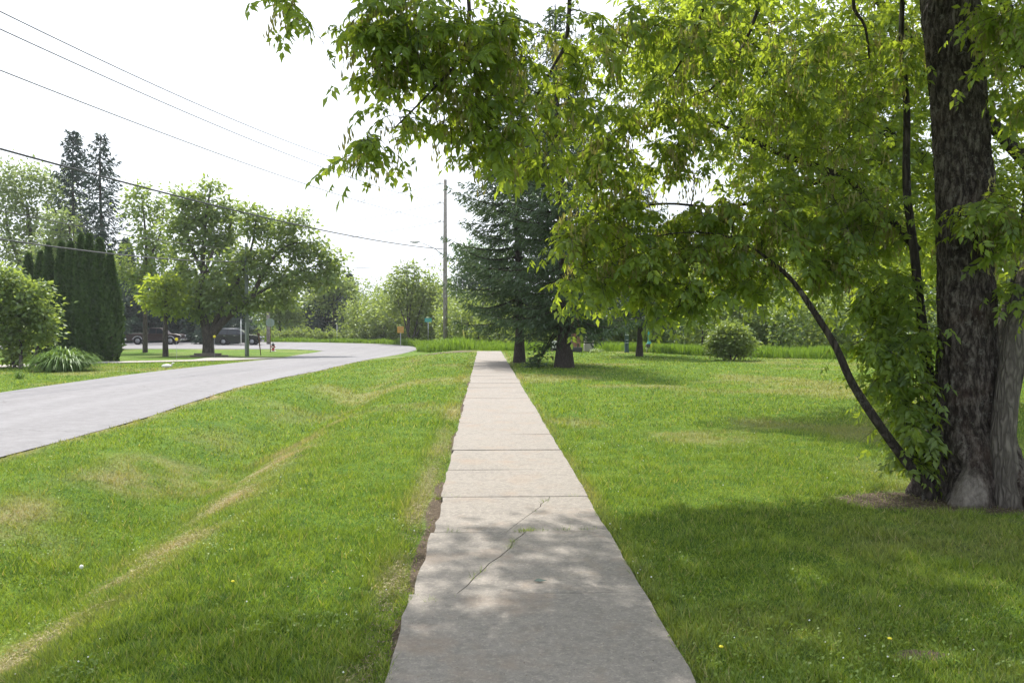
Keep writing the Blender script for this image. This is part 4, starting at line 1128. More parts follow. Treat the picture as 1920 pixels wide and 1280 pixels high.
yard_tree(392, 60, 0, 'tall round-headed leafy tree behind the leaning one, with a tuft standing out on top',
    [(350, 370, 30, 24, 20, 0), (395, 348, 18, 10, 6, 0), (385, 390, 44, 30, 32, 0), (340, 420, 34, 30, 24, 0), (400, 430, 50, 40, 34, 0), (350, 470, 36, 44, 30, 0), (420, 470, 40, 36, 26, 0), (365, 535, 50, 36, 44, 0), (440, 400, 20, 26, 9, 0)],
    [([(385, 590), (380, 500), (385, 420), (396, 345)], .3, .04), ([(384, 520), (350, 440), (348, 380)], .14, .04), ([(384, 520), (420, 460), (438, 400)], .12, .04)], 'yard', BROAD, .30, 22, .42, r0=.3)
yard_tree(390, 57, 0, 'broad leaning tree with a thick forked trunk, its limb reaching right over the road corner',
    [(470, 400, 24, 22, 12, 0), (500, 430, 40, 34, 26, 0), (555, 415, 36, 24, 18, 0), (540, 460, 46, 40, 34, 0), (590, 470, 26, 24, 12, 0), (625, 480, 22, 20, 9, 0), (600, 520, 30, 30, 16, 0),
     (550, 520, 50, 30, 36, 0), (480, 490, 40, 40, 34, 0), (430, 520, 40, 44, 40, 0), (390, 560, 40, 36, 36, 0), (460, 560, 44, 24, 26, 0), (520, 560, 40, 22, 20, 0), (630, 510, 14, 20, 5, 0), (365, 590, 20, 18, 8, 0)],
    [([(390, 640), (383, 600), (372, 560), (380, 520), (400, 470)], .42, .08), ([(394, 632), (420, 600), (448, 578), (475, 550), (500, 500), (540, 460), (590, 455)], .30, .03), ([(448, 578), (500, 540), (560, 510), (620, 490)], .14, .02),
     ([(392, 635), (410, 590), (440, 540), (470, 470), (480, 410)], .2, .04)], 'yard', BROAD, .27, 26, .36, name='leaning_tree')
yard_tree(310, 56, 0, 'small round yellow-green tree on a straight trunk near the front of the yard',
    [(305, 540, 34, 22, 22, 0), (330, 560, 28, 24, 18, 0), (285, 565, 26, 20, 14, 0), (320, 580, 34, 16, 14, 0), (312, 525, 20, 12, 8, 0)],
    [([(310, 620), (311, 580), (312, 540)], .20, .07)], 'maple2', BROAD, .24, 24, .30, name='small_maple')
# dark evergreens behind the yard
for i, (px, d, h, r_) in enumerate(((238, 96, 12, 3.4), (278, 97, 9.5, 3.6), (340, 98, 9.5, 3.6), (440, 100, 9, 3.2), (408, 90, 5.5, 3.0))):
    spruce('dark_spruce', ['dark spruce standing just right of the cedar hedge', 'low dark spruce above the bed of the parked pickup', 'dark spruce in the shade between the small maple and the leaning tree',
                           'dark spruce above the parked black car', 'bushy drooping spruce beside the fork of the leaning tree'][i],
           onground(px, d), h, r_, .2, MAT['spruceb'], 1.3, .25, .12, (0, 0), .2, sub=6, tuft=.42, wtr=2.6, profile=.8, group='dark spruces behind the yard')
for i, (px, d, h, r_) in enumerate(((590, 118, 9, 3.6), (622, 114, 11, 3.4), (655, 122, 9.5, 3.4))):
    spruce('bluish_spruce', ['leftmost bluish spruce beyond the road bend', 'tallest bluish spruce beyond the road bend', 'rightmost bluish spruce beyond the road bend, half in the bushes'][i],
           onground(px, d), h, r_, .2, MAT['spruceb'], 1.3, .25, .1, (0, 0), .2, sub=5, tuft=.5, wtr=2.6, profile=.85, group='bluish spruces beyond the bend')
# cedar columns of the hedge
def cedar_mesh(h, r_, seed):
    rg = np.random.default_rng(seed); n = 9000
    z = h * rg.random(n) ** .8; f = z / h
    prof = r_ * np.minimum(1, .6 + f * 3) * np.clip(1 - f ** 2.1, 0, 1) ** .9
    a = rg.uniform(0, 2 * np.pi, n); lump = 1 + .20 * np.sin(a * 3 + z * 1.1 + seed) + .1 * np.sin(a * 7 - z * 2.3)
    rr = prof * lump * rg.uniform(.62, 1.16, n)
    p = np.stack([rr * np.cos(a), rr * np.sin(a), z], 1)
    d = np.stack([np.cos(a) * .5, np.sin(a) * .5, np.full(n, 1.0)], 1) + rg.normal(size=(n, 3)) * .3
    up = np.stack([np.cos(a), np.sin(a), np.zeros(n)], 1) + rg.normal(size=(n, 3)) * .5
    return p, d, up
hedge_lab = ['leftmost cedar column of the hedge, partly behind the round shrub', 'second cedar column of the hedge from the left', 'third cedar column of the hedge from the left', 'fourth cedar column of the hedge from the left',
             'fifth cedar column of the hedge from the left', 'sixth cedar column of the hedge from the left', 'cedar column third from the right end of the hedge', 'cedar column second from the right end of the hedge', 'rightmost cedar column, at the open lawn end of the hedge']
hx = [(60, 48.6, 6.1), (79, 48.2, 6.4), (97, 47.8, 6.6), (115, 47.3, 6.6), (134, 46.9, 6.7), (153, 46.4, 6.6), (173, 46, 6.5), (192, 45.5, 6.3), (211, 44.8, 6.1)]
ced_proto = []
for i, (px, d, h) in enumerate(hx):
    base = onground(px, d)
    if i < 3:
        t = empty('cedar_column', base)
        p, dd, up = cedar_mesh(6.5, .50, i + 1)
        cr = foliage('crown', BROAD, p, dd, up, .19 * rng.uniform(.6, 1.3, len(p)), MAT['cedar'], t)
        tk = MB().tube([(0, 0, 0), (0, 0, 5)], [.09, .03], 6).build('trunk', MAT['barkfar'], t)
        ced_proto.append((t, cr, tk))
    else:
        src = ced_proto[i % 3]
        t = src[0].copy(); COL.objects.link(t); t.location = base
        for c in src[1:]:
            k_ = c.copy(); COL.objects.link(k_); k_.parent = t
    t.location.y += random.uniform(-.25, .25); s_c = random.uniform(.85, 1.12); t.scale = (s_c, s_c, h / 6.5 * random.uniform(.94, 1.05)); t.rotation_euler = (0, 0, i * 1.3)
    tag(t, hedge_lab[i], 'cedar', 'cedar columns of the hedge on the left lawn')
# round maple shrub and leafy clump at the left edge
broad_tree('shrub', 'round bright-topped maple shrub at the left edge of the lawn', [([G(40, 692), W(38, 640, 36), W(36, 560, 36)], .09, .04), ([G(28, 690), W(10, 620, 36), W(0, 560, 36)], .07, .03), ([G(55, 691), W(75, 640, 36), W(85, 590, 36)], .06, .02)],
    [px_blob(10, 530, 36, 40, 36, 40), px_blob(40, 555, 36, 46, 34, 44), px_blob(75, 585, 36, 36, 34, 36), px_blob(30, 610, 36, 60, 34, 50), px_blob(20, 650, 36, 50, 28, 30), px_blob(-40, 590, 36, 60, 70, 60), px_blob(85, 620, 36, 26, 24, 14)],
    MAT['yard'], MAT['barkfar'], BROAD, .20, 30, .22, cat='shrub', wr=.008)
def arching(name, label, base, rad, h, n, w, matl, cat):
    P_, F_, A_ = [], [], []
    for i in range(n):
        a = random.uniform(0, 6.283); q = random.random() ** .6; L = h * random.uniform(.7, 1.15); bx = base[0] + math.cos(a) * rad * q * .62; by = base[1] + math.sin(a) * rad * q * .62
        dx, dy = math.cos(a), math.sin(a); sx, sy = -dy * w / 2, dx * w / 2; o = len(P_); reach = rad * random.uniform(.35, .75)
        dr_ = random.uniform(2.3, 3.4)
        for t_ in (0, .25, .5, .75, 1):
            zz = base[2] + max(.01, L * (3.2 * t_ - dr_ * t_ * t_)) * (1.15 - .5 * q); r_ = reach * (t_ ** 1.1) * (.35 + .75 * q) * 1.25; k_ = 1.02 - t_ ** 2 * .9
            P_ += [(bx + dx * r_ + sx * k_, by + dy * r_ + sy * k_, zz), (bx + dx * r_ - sx * k_, by + dy * r_ - sy * k_, zz)]
        for k_ in range(4): F_.append((o + 2 * k_, o + 2 * k_ + 1, o + 2 * k_ + 3, o + 2 * k_ + 2))
        A_ += [random.random()] * 10
    o = mesh_np(name, np.array(P_), np.array(F_), matl, {'rnd': np.array(A_)}); return tag(o, label, cat)
gl = G(104, 697)
arching('daylily_clump', 'wide arching clump of strap-leaved daylilies beside the round shrub', (gl[0], gl[1] + .6, gl[2]), 1.1, .80, 1500, .06, MAT['daylily'], 'plant')
gl = G(37, 710)
arching('young_plant', 'small lone green plant standing on the lawn below the round shrub', gl, .22, .3, 60, .02, MAT['daylily'], 'plant')

# ------------------------------------------------------------ trees along the far side
yard_tree(772, 88, 0, 'open multi-stemmed poplar with thin dark stems, left of the utility pole',
    [(765, 505, 26, 16, 10, 0), (745, 530, 30, 22, 20, 0), (790, 525, 30, 24, 20, 0), (770, 555, 50, 26, 34, 0), (735, 570, 30, 24, 18, 0), (810, 560, 24, 26, 14, 0), (790, 590, 34, 20, 16, 0)],
    [([(765, 620), (764, 560), (762, 500)], .14, .03), ([(765, 630), (770, 570), (778, 510)], .12, .03), ([(775, 632), (785, 590), (800, 540)], .12, .03), ([(766, 630), (755, 590), (738, 545)], .1, .03), ([(780, 630), (800, 590), (815, 550)], .1, .03)], 'thick', BROAD, .36, 16, .55, name='poplar_tree', wr=.02)
yard_tree(880, 86, 0, 'dense dark aspen standing behind the first spruce, right of the utility pole',
    [(870, 470, 16, 18, 10, 0), (895, 480, 30, 30, 24, 0), (880, 520, 34, 40, 40, 0), (915, 530, 36, 40, 38, 0), (945, 500, 26, 40, 24, 0), (900, 560, 44, 20, 20, 0)],
    [([(885, 600), (882, 530), (878, 465)], .2, .04), ([(886, 590), (915, 540), (930, 490)], .14, .04)], 'aspen', BROAD, .34, 24, .5, name='aspen_tree')
yard_tree(530, 108, 0, 'pale green tree across the side street behind the fire hydrant',
    [(520, 560, 34, 30, 34, 0), (550, 540, 26, 26, 20, 0), (500, 590, 30, 26, 24, 0), (545, 590, 34, 26, 30, 0)],
    [([(525, 620), (525, 580), (530, 540)], .2, .05)], 'thick', BROAD, .42, 22, .7, name='green_tree', wr=.02)
yard_tree(640, 112, 0, 'tall pale tree rising behind the bluish spruces at the bend',
    [(620, 530, 30, 26, 22, 0), (655, 540, 26, 24, 18, 0), (600, 560, 36, 26, 26, 0)],
    [([(625, 620), (625, 570), (630, 530)], .2, .05)], 'thick', BROAD, .42, 22, .7, name='pale_tree', wr=.02)
broad_tree('bush', 'rounded yellow-green bush standing out on the lawn edge at right', [([G(1370, 676), W(1368, 650, 34.5), W(1360, 625, 34.5)], .05, .02), ([G(1375, 676), W(1390, 650, 34.5), W(1398, 630, 34.5)], .04, .02)],
    [px_blob(1368, 636, 34.5, 38, 28, 90), px_blob(1346, 652, 34.5, 24, 18, 34), px_blob(1394, 648, 34.5, 22, 22, 36), px_blob(1372, 618, 34.5, 28, 14, 30)],
    MAT['thick'], MAT['barkfar'], BROAD, .14, 30, .16, cat='bush', wr=.007)

# small woodland trees behind the grass strip, one by one
wood = [(1130, 54, 470, 60, 'dark leaning woodland tree seen between the stone marker and the green totem', 'aspen'),
        (1260, 58, 450, 80, 'broad woodland tree behind the teal post', 'maple2'), (1380, 52, 430, 80, 'leafy woodland tree directly above the rounded bush', 'thick'),
        (1500, 56, 420, 90, 'tall woodland tree behind the thin leaning maple stem', 'maple2'), (1620, 50, 400, 90, 'woodland tree just left of the huge maple trunk', 'thick'),
        (1740, 54, 380, 90, 'woodland tree hidden mostly by the huge maple trunk', 'maple2'), (1890, 48, 380, 90, 'woodland tree at the far right edge behind the maples', 'thick')]
for px, d, top, rx, lab, mt in wood:
    bl = []
    h_ = 610 - top
    for k_ in range(8):
        f = (k_ + .5) / 8; bl.append((px + random.uniform(-.6, .6) * rx, top + f * h_ * .86, rx * (.45 + .35 * math.sin(f * 3)), h_ * .15, 18, random.uniform(-2, 2)))
    yard_tree(px, d, 0, lab, bl, [([(px + 3, 600), (px - 6, 520), (px + 4, top + 40)], .16, .04), ([(px + 2, 600), (px + 30, 530), (px + 45, top + 70)], .09, .03), ([(px, 610), (px - 30, 540), (px - 44, top + 80)], .08, .03)],
              mt, BROAD, .27, 24, .5, name='woodland_tree', wr=.015)

# thicket: dense scrub nobody could count
def thicket(name, label, line, hrange, wid, n_l, leaf_s, matl, per=420):
    """line: world polyline (x,y); lumps of foliage with their own heights and gaps"""
    line = np.array(line); seg = np.linalg.norm(np.diff(line, axis=0), axis=1); cum = np.concatenate([[0], np.cumsum(seg)])
    P_, D_, U_ = [], [], []; tb = Tubes()
    for i in range(n_l):
        t_ = rng.random() * cum[-1]; x = np.interp(t_, cum, line[:, 0]); y = np.interp(t_, cum, line[:, 1])
        row = rng.random(); y += row * wid; h = (hrange[0] + (hrange[1] - hrange[0]) * rng.random()) * (.6 + .6 * row)
        r_ = h * rng.uniform(.28, .45); z0 = float(Z(x, y))
        nn = per; d = unit(rng.normal(size=(nn, 3))); rad = rng.uniform(.55, 1.05, nn) ** .5
        lump = 1 + .28 * np.sin(d[:, 0] * 5 + i) * np.sin(d[:, 2] * 6 + i * 2) + .15 * np.sin(d[:, 1] * 11)
        p = d * rad[:, None] * lump[:, None] * np.array([r_, r_, h * .52]); p[:, 2] += h * .5; p[:, 2] = np.abs(p[:, 2])
        p += [x, y, z0]
        P_.append(p); D_.append(d * .6 + rng.normal(size=(nn, 3)) * .6 + [0, 0, .1]); U_.append(d * .5 + rng.normal(size=(nn, 3)) * .5 + [0, 0, .8])
        if i % 3 == 0:
            tb.add([(x, y, z0), (x + rng.normal() * .3, y, z0 + h * .5), (x + rng.normal() * .7, y, z0 + h * .9)], [.05, .035, .012], 4)
    p = np.concatenate(P_); d = np.concatenate(D_); u = np.concatenate(U_)
    o = foliage(name, BROAD, p, d, u, leaf_s * rng.uniform(.6, 1.4, len(p)), matl); tag(o, label, 'bushes', kind='stuff')
    s_ = tb.mb.build('thicket_stems', MAT['barkfar']); tag(s_, kind='stuff'); to_parent(s_, o)
def OG(px, d): q = onground(px, d); return (q[0], q[1])
thicket('thicket', 'pale green roadside thicket beyond the bend, from the spruces to the utility pole', [OG(650, 103), OG(700, 98), OG(770, 90), OG(850, 82)], (4.6, 7.4), 8, 66, .30, MAT['thick'], 520)
thicket('thicket', 'tangled bushes behind the tall grass, from the utility pole to the stone marker', [OG(830, 76), OG(900, 62), OG(1000, 54), OG(1120, 52)], (2.6, 4.4), 7, 60, .24, MAT['thick'], 520)
thicket('thicket', 'dark woodland undergrowth behind the grass strip on the right', [OG(1100, 54), OG(1300, 48), OG(1500, 44), OG(1700, 42), OG(2300, 40)], (2.6, 5.4), 9, 120, .21, MAT['yard'], 560)
thicket('thicket', 'far wall of taller woodland behind everything on the right', [OG(1060, 68), OG(1300, 66), OG(1600, 64), OG(2000, 60), OG(2600, 56)], (7.0, 12.0), 16, 90, .42, MAT['aspen'], 520)
thicket('thicket', 'low scrub along the far verge of the road bend', [OG(470, 98), OG(560, 99), OG(640, 98), OG(720, 95)], (.8, 1.8), 3, 60, .20, MAT['thick'], 200)
thicket('thicket', 'distant tree belt closing the view beyond the road bend', [OG(480, 135), OG(660, 140), OG(850, 125), OG(1000, 110)], (4.5, 8.0), 20, 60, .55, MAT['aspen'], 420)
thicket('thicket', 'tall tree belt behind the yard trees on the left', [OG(-900, 130), OG(-200, 122), OG(200, 118), OG(480, 122)], (7.5, 12.5), 20, 110, .55, MAT['aspen'], 420)
# tall unmown grass
def strip_sampler(poly, wid):
    poly = np.array(poly); seg = np.linalg.norm(np.diff(poly, axis=0), axis=1); cum = np.concatenate([[0], np.cumsum(seg)])
    def s(n):
        t_ = rng.random(n) * cum[-1]; x = np.interp(t_, cum, poly[:, 0]); y = np.interp(t_, cum, poly[:, 1])
        return x, y + rng.random(n) * wid
    return s
tg = blades('tall_grass', 42000, strip_sampler([OG(935, 46), OG(1080, 45.5), OG(1180, 44.5), OG(1300, 39.5), OG(1450, 36.5), OG(1700, 35), OG(2300, 33)], 5), .46, .035, .5, MAT['tall'], None, lambda x, y: .6 + .7 * vnoise(x, y, 1.2, 97), two=True)
tag(tg, 'tall unmown grass strip along the back of the right lawn', 'tall grass', kind='stuff')
tg = blades('tall_grass', 26000, strip_sampler([OG(735, 84), OG(780, 66), OG(820, 54), OG(860, 49), OG(940, 47)], 8), .7, .05, .5, MAT['tall'], lambda x, y: ~in_road(x, y, -.6), lambda x, y: .5 + .8 * vnoise(x, y, 1.6, 98), two=True)
tag(tg, 'mound of long bright grass around the foot of the utility pole', 'tall grass', kind='stuff')
tg = blades('verge_grass', 22000, strip_sampler([(te[i][0], te[i][1] + .5) for i in range(len(te) - 2, -1, -1)], 6), .45, .07, .5, MAT['tall'], lambda x, y: ~in_road(x, y, -.3), lambda x, y: .5 + .8 * vnoise(x, y, 1.6, 98), two=True)
tag(tg, 'long green grass on the far verge of the road bend', 'tall grass', kind='stuff')
gp = G(832, 657)
arching('grass_tussock', 'dense dark green tussock in front of the utility pole', (gp[0], gp[1], gp[2]), 1.1, .75, 900, .04, MAT['tall'], 'grass')

# ------------------------------------------------------------ utility pole, street light and wires
up_ = onground(835, 71); DP = 71
pole = empty('utility_pole', up_); tag(pole, 'tall weathered wooden utility pole at the road bend carrying the street light', 'utility pole')
topz = at(835, 337, DP).z - up_[2]
MB().tube([(0, 0, -.3), (0, 0, topz * .5), (.02, 0, topz)], [.20, .175, .14], 14).build('post', MAT['wood'], pole)
arms = [345, 381, 416]
for py in arms:
    zz = at(835, py, DP).z - up_[2]
    ins = MB(); ins.tube([(-.15, 0, zz), (-.42, -.05, zz + .05)], .03, 8)
    ins.build('bracket', MAT['steel'], pole)
    iv = MB(); iv.lathe([(.03, 0), (.09, .03), (.04, .07), (.085, .10), (.04, .14), (.05, .17)], 10, (-.42, -.05, zz + .02)); iv.build('insulator', MAT['white'], pole)
for py in (360, 398, 470, 505):
    zz = at(835, py, DP).z - up_[2]
    MB().tube([(0, -.2, zz), (0, .2, zz)], .03, 6).build('bolt', MAT['steel'], pole)
for k_ in range(6):
    zz = 1.6 + k_ * .9
    MB().box((0.0, -.19, zz), (.05, .03, .22)).build('tag_strip', MAT['steel'], pole)
la = empty('street_light', tuple(Vector(up_) + Vector((-.18, 0, at(835, 478, DP).z - up_[2])))); tag(la, 'cobra head street light on a slanting arm halfway up the utility pole', 'street light')
def rel(px, py): return at(px, py, DP) - la.location
MB().tube([(0, 0, 0), rel(815, 466), rel(795, 457), rel(788, 455)], [.045, .04, .035, .03], 8).build('arm', MAT['steel'], la)
q = rel(778, 455)
MB().lathe([(.0, .0), (.15, .02), (.2, .08), (.14, .17), (.02, .2)], 12, (0, 0, 0)).build('lamp_housing', MAT['steel'], la, q)
la.children[-1].scale = (2.4, 1, .8)
MB().lathe([(.02, -.07), (.12, -.03), (.14, .02)], 12).build('lamp_lens', MAT['lens'], la, q)
la.children[-1].scale = (2.0, 1, 1)
def wire(label, pts, r_, sag=0, mid=None):
    a, b = Vector(pts[0]), Vector(pts[1]); P_ = []
    for i in range(41):
        t_ = i / 40; p = a.lerp(b, t_); p.z -= sag * 4 * t_ * (1 - t_); P_.append(p)
    m_ = MB(); m_.tube(P_, r_, 5); o = m_.build('overhead_wire', MAT['wire']); tag(o, label, 'wire', 'overhead wires'); return o
def sag_for(a, b, px, py, yd):
    t_ = (a.y - yd) / (a.y - b.y); r_ = ray(px, py); z = CAM_H + r_.z * yd
    return (a.lerp(b, t_).z - z) / (4 * t_ * (1 - t_))
names = ['topmost thin wire running from the pole to the upper left', 'second thin wire from the top, pole to upper left', 'third thin wire below the top two, pole to upper left']
for (py, py0), nmx, ze in zip(((345, 25), (381, 58), (416, 135)), names, (13.4, 12.2, 10.6)):
    a = at(826, py, DP); b = Vector((-21.5, -6, ze)); yd = 25.3
    wire(nmx, (a, b), .019, sag_for(a, b, 0, py0, yd))
a = at(830, 467, DP); b = Vector((-21.5, -6, 8.2)); wire('thick black cable crossing the sky from the left edge to the street light', (a, b), .034, sag_for(a, b, 0, 283, 25.3))
sp_ = onground(463, 57)
a = Vector(at(463, 490, 57)); b = Vector((-19, -4, 6.2)); wire('black service cable from the left edge to the short grey pole', (a, b), .028, sag_for(a, b, 0, 432, 27.5))
a = Vector(at(463, 470, 57)); b = Vector((-19, -4, 7.0)); wire('thin faint cable above the service cable on the left', (a, b), .016, sag_for(a, b, 0, 372, 27.5))
for i, (py, px2, py2) in enumerate(((345, 300, 420), (381, 300, 452), (416, 300, 470))):
    wire(['faint topmost wire from the pole towards the trees at left', 'faint second wire from the pole towards the trees at left', 'faint lowest wire from the pole towards the trees at left'][i], (at(826, py, DP), at(px2, py2, 120)), .022, .9)
wire('slack cable between the utility pole and the short grey pole', (at(830, 498, DP), at(463, 476, 57)), .02, .55)
wire('service drop slanting down left from the street light bracket', (at(828, 472, DP), at(690, 528, 100)), .018, .1)
wire('guy wire slanting down right from the utility pole', (at(838, 470, DP), at(862, 640, 66)), .010, 0)
# short grey pole on the left
pl = empty('short_pole', sp_); tag(pl, 'short grey-green wooden pole at the left kerb in front of the leaning tree', 'pole')
MB().tube([(0, 0, -.2), (0, 0, at(463, 456, 57).z - sp_[2])], [.15, .11], 12).build('post', MAT['greenwood'], pl)
MB().tube([(0, -.15, at(463, 486, 57).z - sp_[2]), (-.02, -.22, at(463, 488, 57).z - sp_[2])], .03, 6).build('cable_clamp', MAT['steel'], pl)
MB().box((-.03, -.14, 1.2), (.06, .03, 2.2)).build('conduit', MAT['steel'], pl)

# ------------------------------------------------------------ street furniture on the left
def hydrant(base):
    t = empty('fire_hydrant', base); tag(t, 'red fire hydrant on the grass tip at the street corner', 'hydrant')
    MB().lathe([(.17, 0), (.17, .04), (.11, .05), (.105, .42), (.12, .44), (.13, .47)], 16).build('barrel', MAT['red'], t)
    MB().lathe([(.135, .47), (.14, .50), (.125, .56), (.09, .62), (.05, .655), (.035, .66), (.035, .71), (.01, .715)], 16).build('bonnet', MAT['black'], t)
    for s_ in (-1, 1):
        MB().tube([(s_ * .09, 0, .38), (s_ * .18, 0, .38)], .05, 10).build('outlet', MAT['red'], t)
        MB().tube([(s_ * .18, 0, .38), (s_ * .215, 0, .38)], .058, 8).build('outlet_cap', MAT['white'], t)
    MB().tube([(0, -.09, .36), (0, -.17, .36)], .07, 12).build('pumper_nozzle', MAT['white'], t)
    MB().lathe([(.24, 0), (.24, .05), (.2, .06)], 16, (0, 0, 0)).build('collar', MAT['white'], t)
hydrant(onground(512, 68))
sb = onground(507, 66.5)
t = empty('stop_sign', sb); tag(t, 'octagonal road sign seen from its bare grey back beside the hydrant', 'sign')
MB().box((0, 0, 1.35), (.05, .05, 2.75)).build('post', MAT['brownwood'], t)
oc = [(.36 * math.cos(R(22.5 + 45 * k_)), .36 * math.sin(R(22.5 + 45 * k_)) + 2.35) for k_ in range(8)]
MB().prism(oc, -.045, -.033).build('sign_plate', MAT['signblue'], t)
MB().box((0, -.05, 2.35), (.06, .02, .6)).build('bracket', MAT['steel'], t)
bp = onground(503, 90)
t = empty('far_pole', bp); tag(t, 'far grey utility pole in the trees behind the octagonal sign', 'pole')
MB().tube([(0, 0, 0), (0, 0, at(503, 562, 90).z - bp[2])], [.20, .15], 10).build('post', MAT['wood'], t)
MB().lathe([(.28, 0), (.3, .1), (.3, .7), (.22, .8), (.05, .85)], 14, (0, -.42, at(503, 582, 90).z - bp[2])).build('transformer', MAT['steel'], t)
t = empty('leaning_stake', onground(489, 58)); tag(t, 'short leaning brown stake by the kerb between the grey pole and the hydrant', 'stake')
MB().tube([(0, 0, 0), (-.08, 0, .7), (-.16, 0, 1.55)], [.03, .04, .055], 8).build('shaft', MAT['brownwood'], t)
MB().box((-.16, 0, 1.5), (.20, .04, .16)).build('head', MAT['brownwood'], t)
t = empty('white_post', onground(452, 84)); tag(t, 'thin pale post rising behind the roof of the black car', 'post')
MB().tube([(0, 0, 0), (0, 0, 2.55)], [.045, .04], 8).build('post', MAT['white'], t)
MB().lathe([(.05, 2.55), (.06, 2.6), (.01, 2.66)], 8).build('cap', MAT['steel'], t)
t = empty('white_post', onground(632, 98)); tag(t, 'thin pale marker post in front of the bluish spruces', 'post')
MB().tube([(0, 0, 0), (0, 0, 2.0)], [.035, .03], 8).build('post', MAT['white'], t)
MB().lathe([(.04, 2.0), (.045, 2.04), (.01, 2.08)], 8).build('cap', MAT['steel'], t)
for px, py, d, lab in ((331, 636, 45.5, 'driveway marker with yellow disc in front of the small maple'), (402, 631, 52, 'driveway marker with yellow disc in front of the leaning tree trunk')):
    b = onground(px, d); t = empty('driveway_marker', b); tag(t, lab, 'marker', 'yellow disc driveway markers')
    zt = at(px, py, d).z - b[2]
    MB().tube([(0, 0, 0), (0, 0, zt)], .008, 6).build('rod', MAT['steel'], t)
    MB().tube([(0, -.02, zt), (0, .01, zt)], .085, 16).build('reflector_disc', MAT['yellow'], t)
b = G(313, 689); t = empty('white_ornament', b); tag(t, 'small white bird-like ornament lying on the lawn between driveway and road', 'ornament')
MB().lathe([(.02, 0), (.10, .02), (.13, .07), (.09, .13), (.02, .15)], 10).build('body', MAT['white'], t); t.children[-1].scale = (1.9, 1, 1)
MB().tube([(.18, 0, .08), (.26, 0, .2), (.33, 0, .19)], [.04, .03, .012], 6).build('neck', MAT['white'], t)
# timber edging round the leaning tree
b = onground(393, 54.8); t = empty('timber_edging', b); tag(t, 'low edging of old grey timbers at the foot of the leaning tree', 'edging')
for i, (x0, x1, zz) in enumerate(((-1.25, -.35, .07), (-.33, .5, .075), (.52, 1.2, .07), (-1.0, -.1, .19), (-.08, .75, .19))):
    MB().box(((x0 + x1) / 2, random.uniform(-.02, .02), zz), (x1 - x0, .16, .115), random.uniform(-.03, .03), .012).build('timber', MAT['timber'], t)

# ------------------------------------------------------------ parked vehicles
def wheel(parent, x, y, r_, face, w=.22, rimr=.62):
    s_ = face
    tl = MB(); prof = [(r_ * .62, -w / 2), (r_ * .93, -w / 2), (r_, -w / 2 + .03), (r_, w / 2 - .03), (r_ * .93, w / 2), (r_ * .62, w / 2)]
    n = 24; vs = []; fs = []
    for rr, yy in prof:
        for j in range(n):
            a = 2 * math.pi * j / n; vs.append((rr * math.cos(a), yy, rr * math.sin(a)))
    k_ = len(prof)
    for i in range(k_):
        for j in range(n): fs.append((i * n + j, ((i + 1) % k_) * n + j, ((i + 1) % k_) * n + (j + 1) % n, i * n + (j + 1) % n))
    tl.add(vs, fs, True); wo_ = tl.build('wheel', MAT['tyre'], parent, (x, y, r_))
    rm = MB(); rm.tube([(0, s_ * (w / 2 - .05), 0), (0, s_ * (w / 2 - .02), 0)], [r_ * rimr, r_ * rimr], 20)
    for k_ in range(5):
        a = 2 * math.pi * k_ / 5; c, q_ = math.cos(a), math.sin(a)
        rm.tube([(c * .05, s_ * (w / 2 - .005), q_ * .05), (c * r_ * .58, s_ * (w / 2 - .01), q_ * r_ * .58)], [.035, .03], 6)
    rm.tube([(0, s_ * (w / 2 - .02), 0), (0, s_ * (w / 2 + .01), 0)], .05, 10)
    rm.build('rim', MAT['rim'], wo_)
def arc(cx, cz, r_, a0, a1, n): return [(cx + r_ * math.cos(R(a0 + (a1 - a0) * i / n)), cz + r_ * math.sin(R(a0 + (a1 - a0) * i / n))) for i in range(n + 1)]
def car_body(parent, prof_low, prof_cab, W_, cabW, mat_, name='body'):
    """lower body prism plus a tapering cabin, as one mesh"""
    mb = MB(); mb.prism(prof_low, -W_ / 2, W_ / 2)
    k_ = len(prof_cab); zb = min(p[1] for p in prof_cab); zt = max(p[1] for p in prof_cab)
    vs = []
    for sgn in (-1, 1):
        for x, z in prof_cab:
            f = (z - zb) / (zt - zb); vs.append((x, sgn * (W_ / 2 - .03 - (W_ - cabW) / 2 * f), z))
    fs = [tuple(range(k_)), tuple(reversed(range(k_, 2 * k_)))] + [((i + 1) % k_, i, k_ + i, k_ + (i + 1) % k_) for i in range(k_)]
    mb.add(vs, fs); return mb.build(name, mat_, parent, None, .035)
def side_glass(parent, quad, W_, cabW, zb, zt):
    for sgn in (-1, 1):
        vs = []
        for x, z in quad:
            f = (z - zb) / (zt - zb); vs.append((x, sgn * (W_ / 2 - .03 - (W_ - cabW) / 2 * f + .006), z))
        vs2 = [(a, b_ - sgn * .02, c) for a, b_, c in vs]; k_ = len(vs)
        f_ = [tuple(range(k_)), tuple(reversed(range(k_, 2 * k_)))] + [((i + 1) % k_, i, k_ + i, k_ + (i + 1) % k_) for i in range(k_)]
        MB().add(vs + vs2, f_).build('window', MAT['glass'], parent)
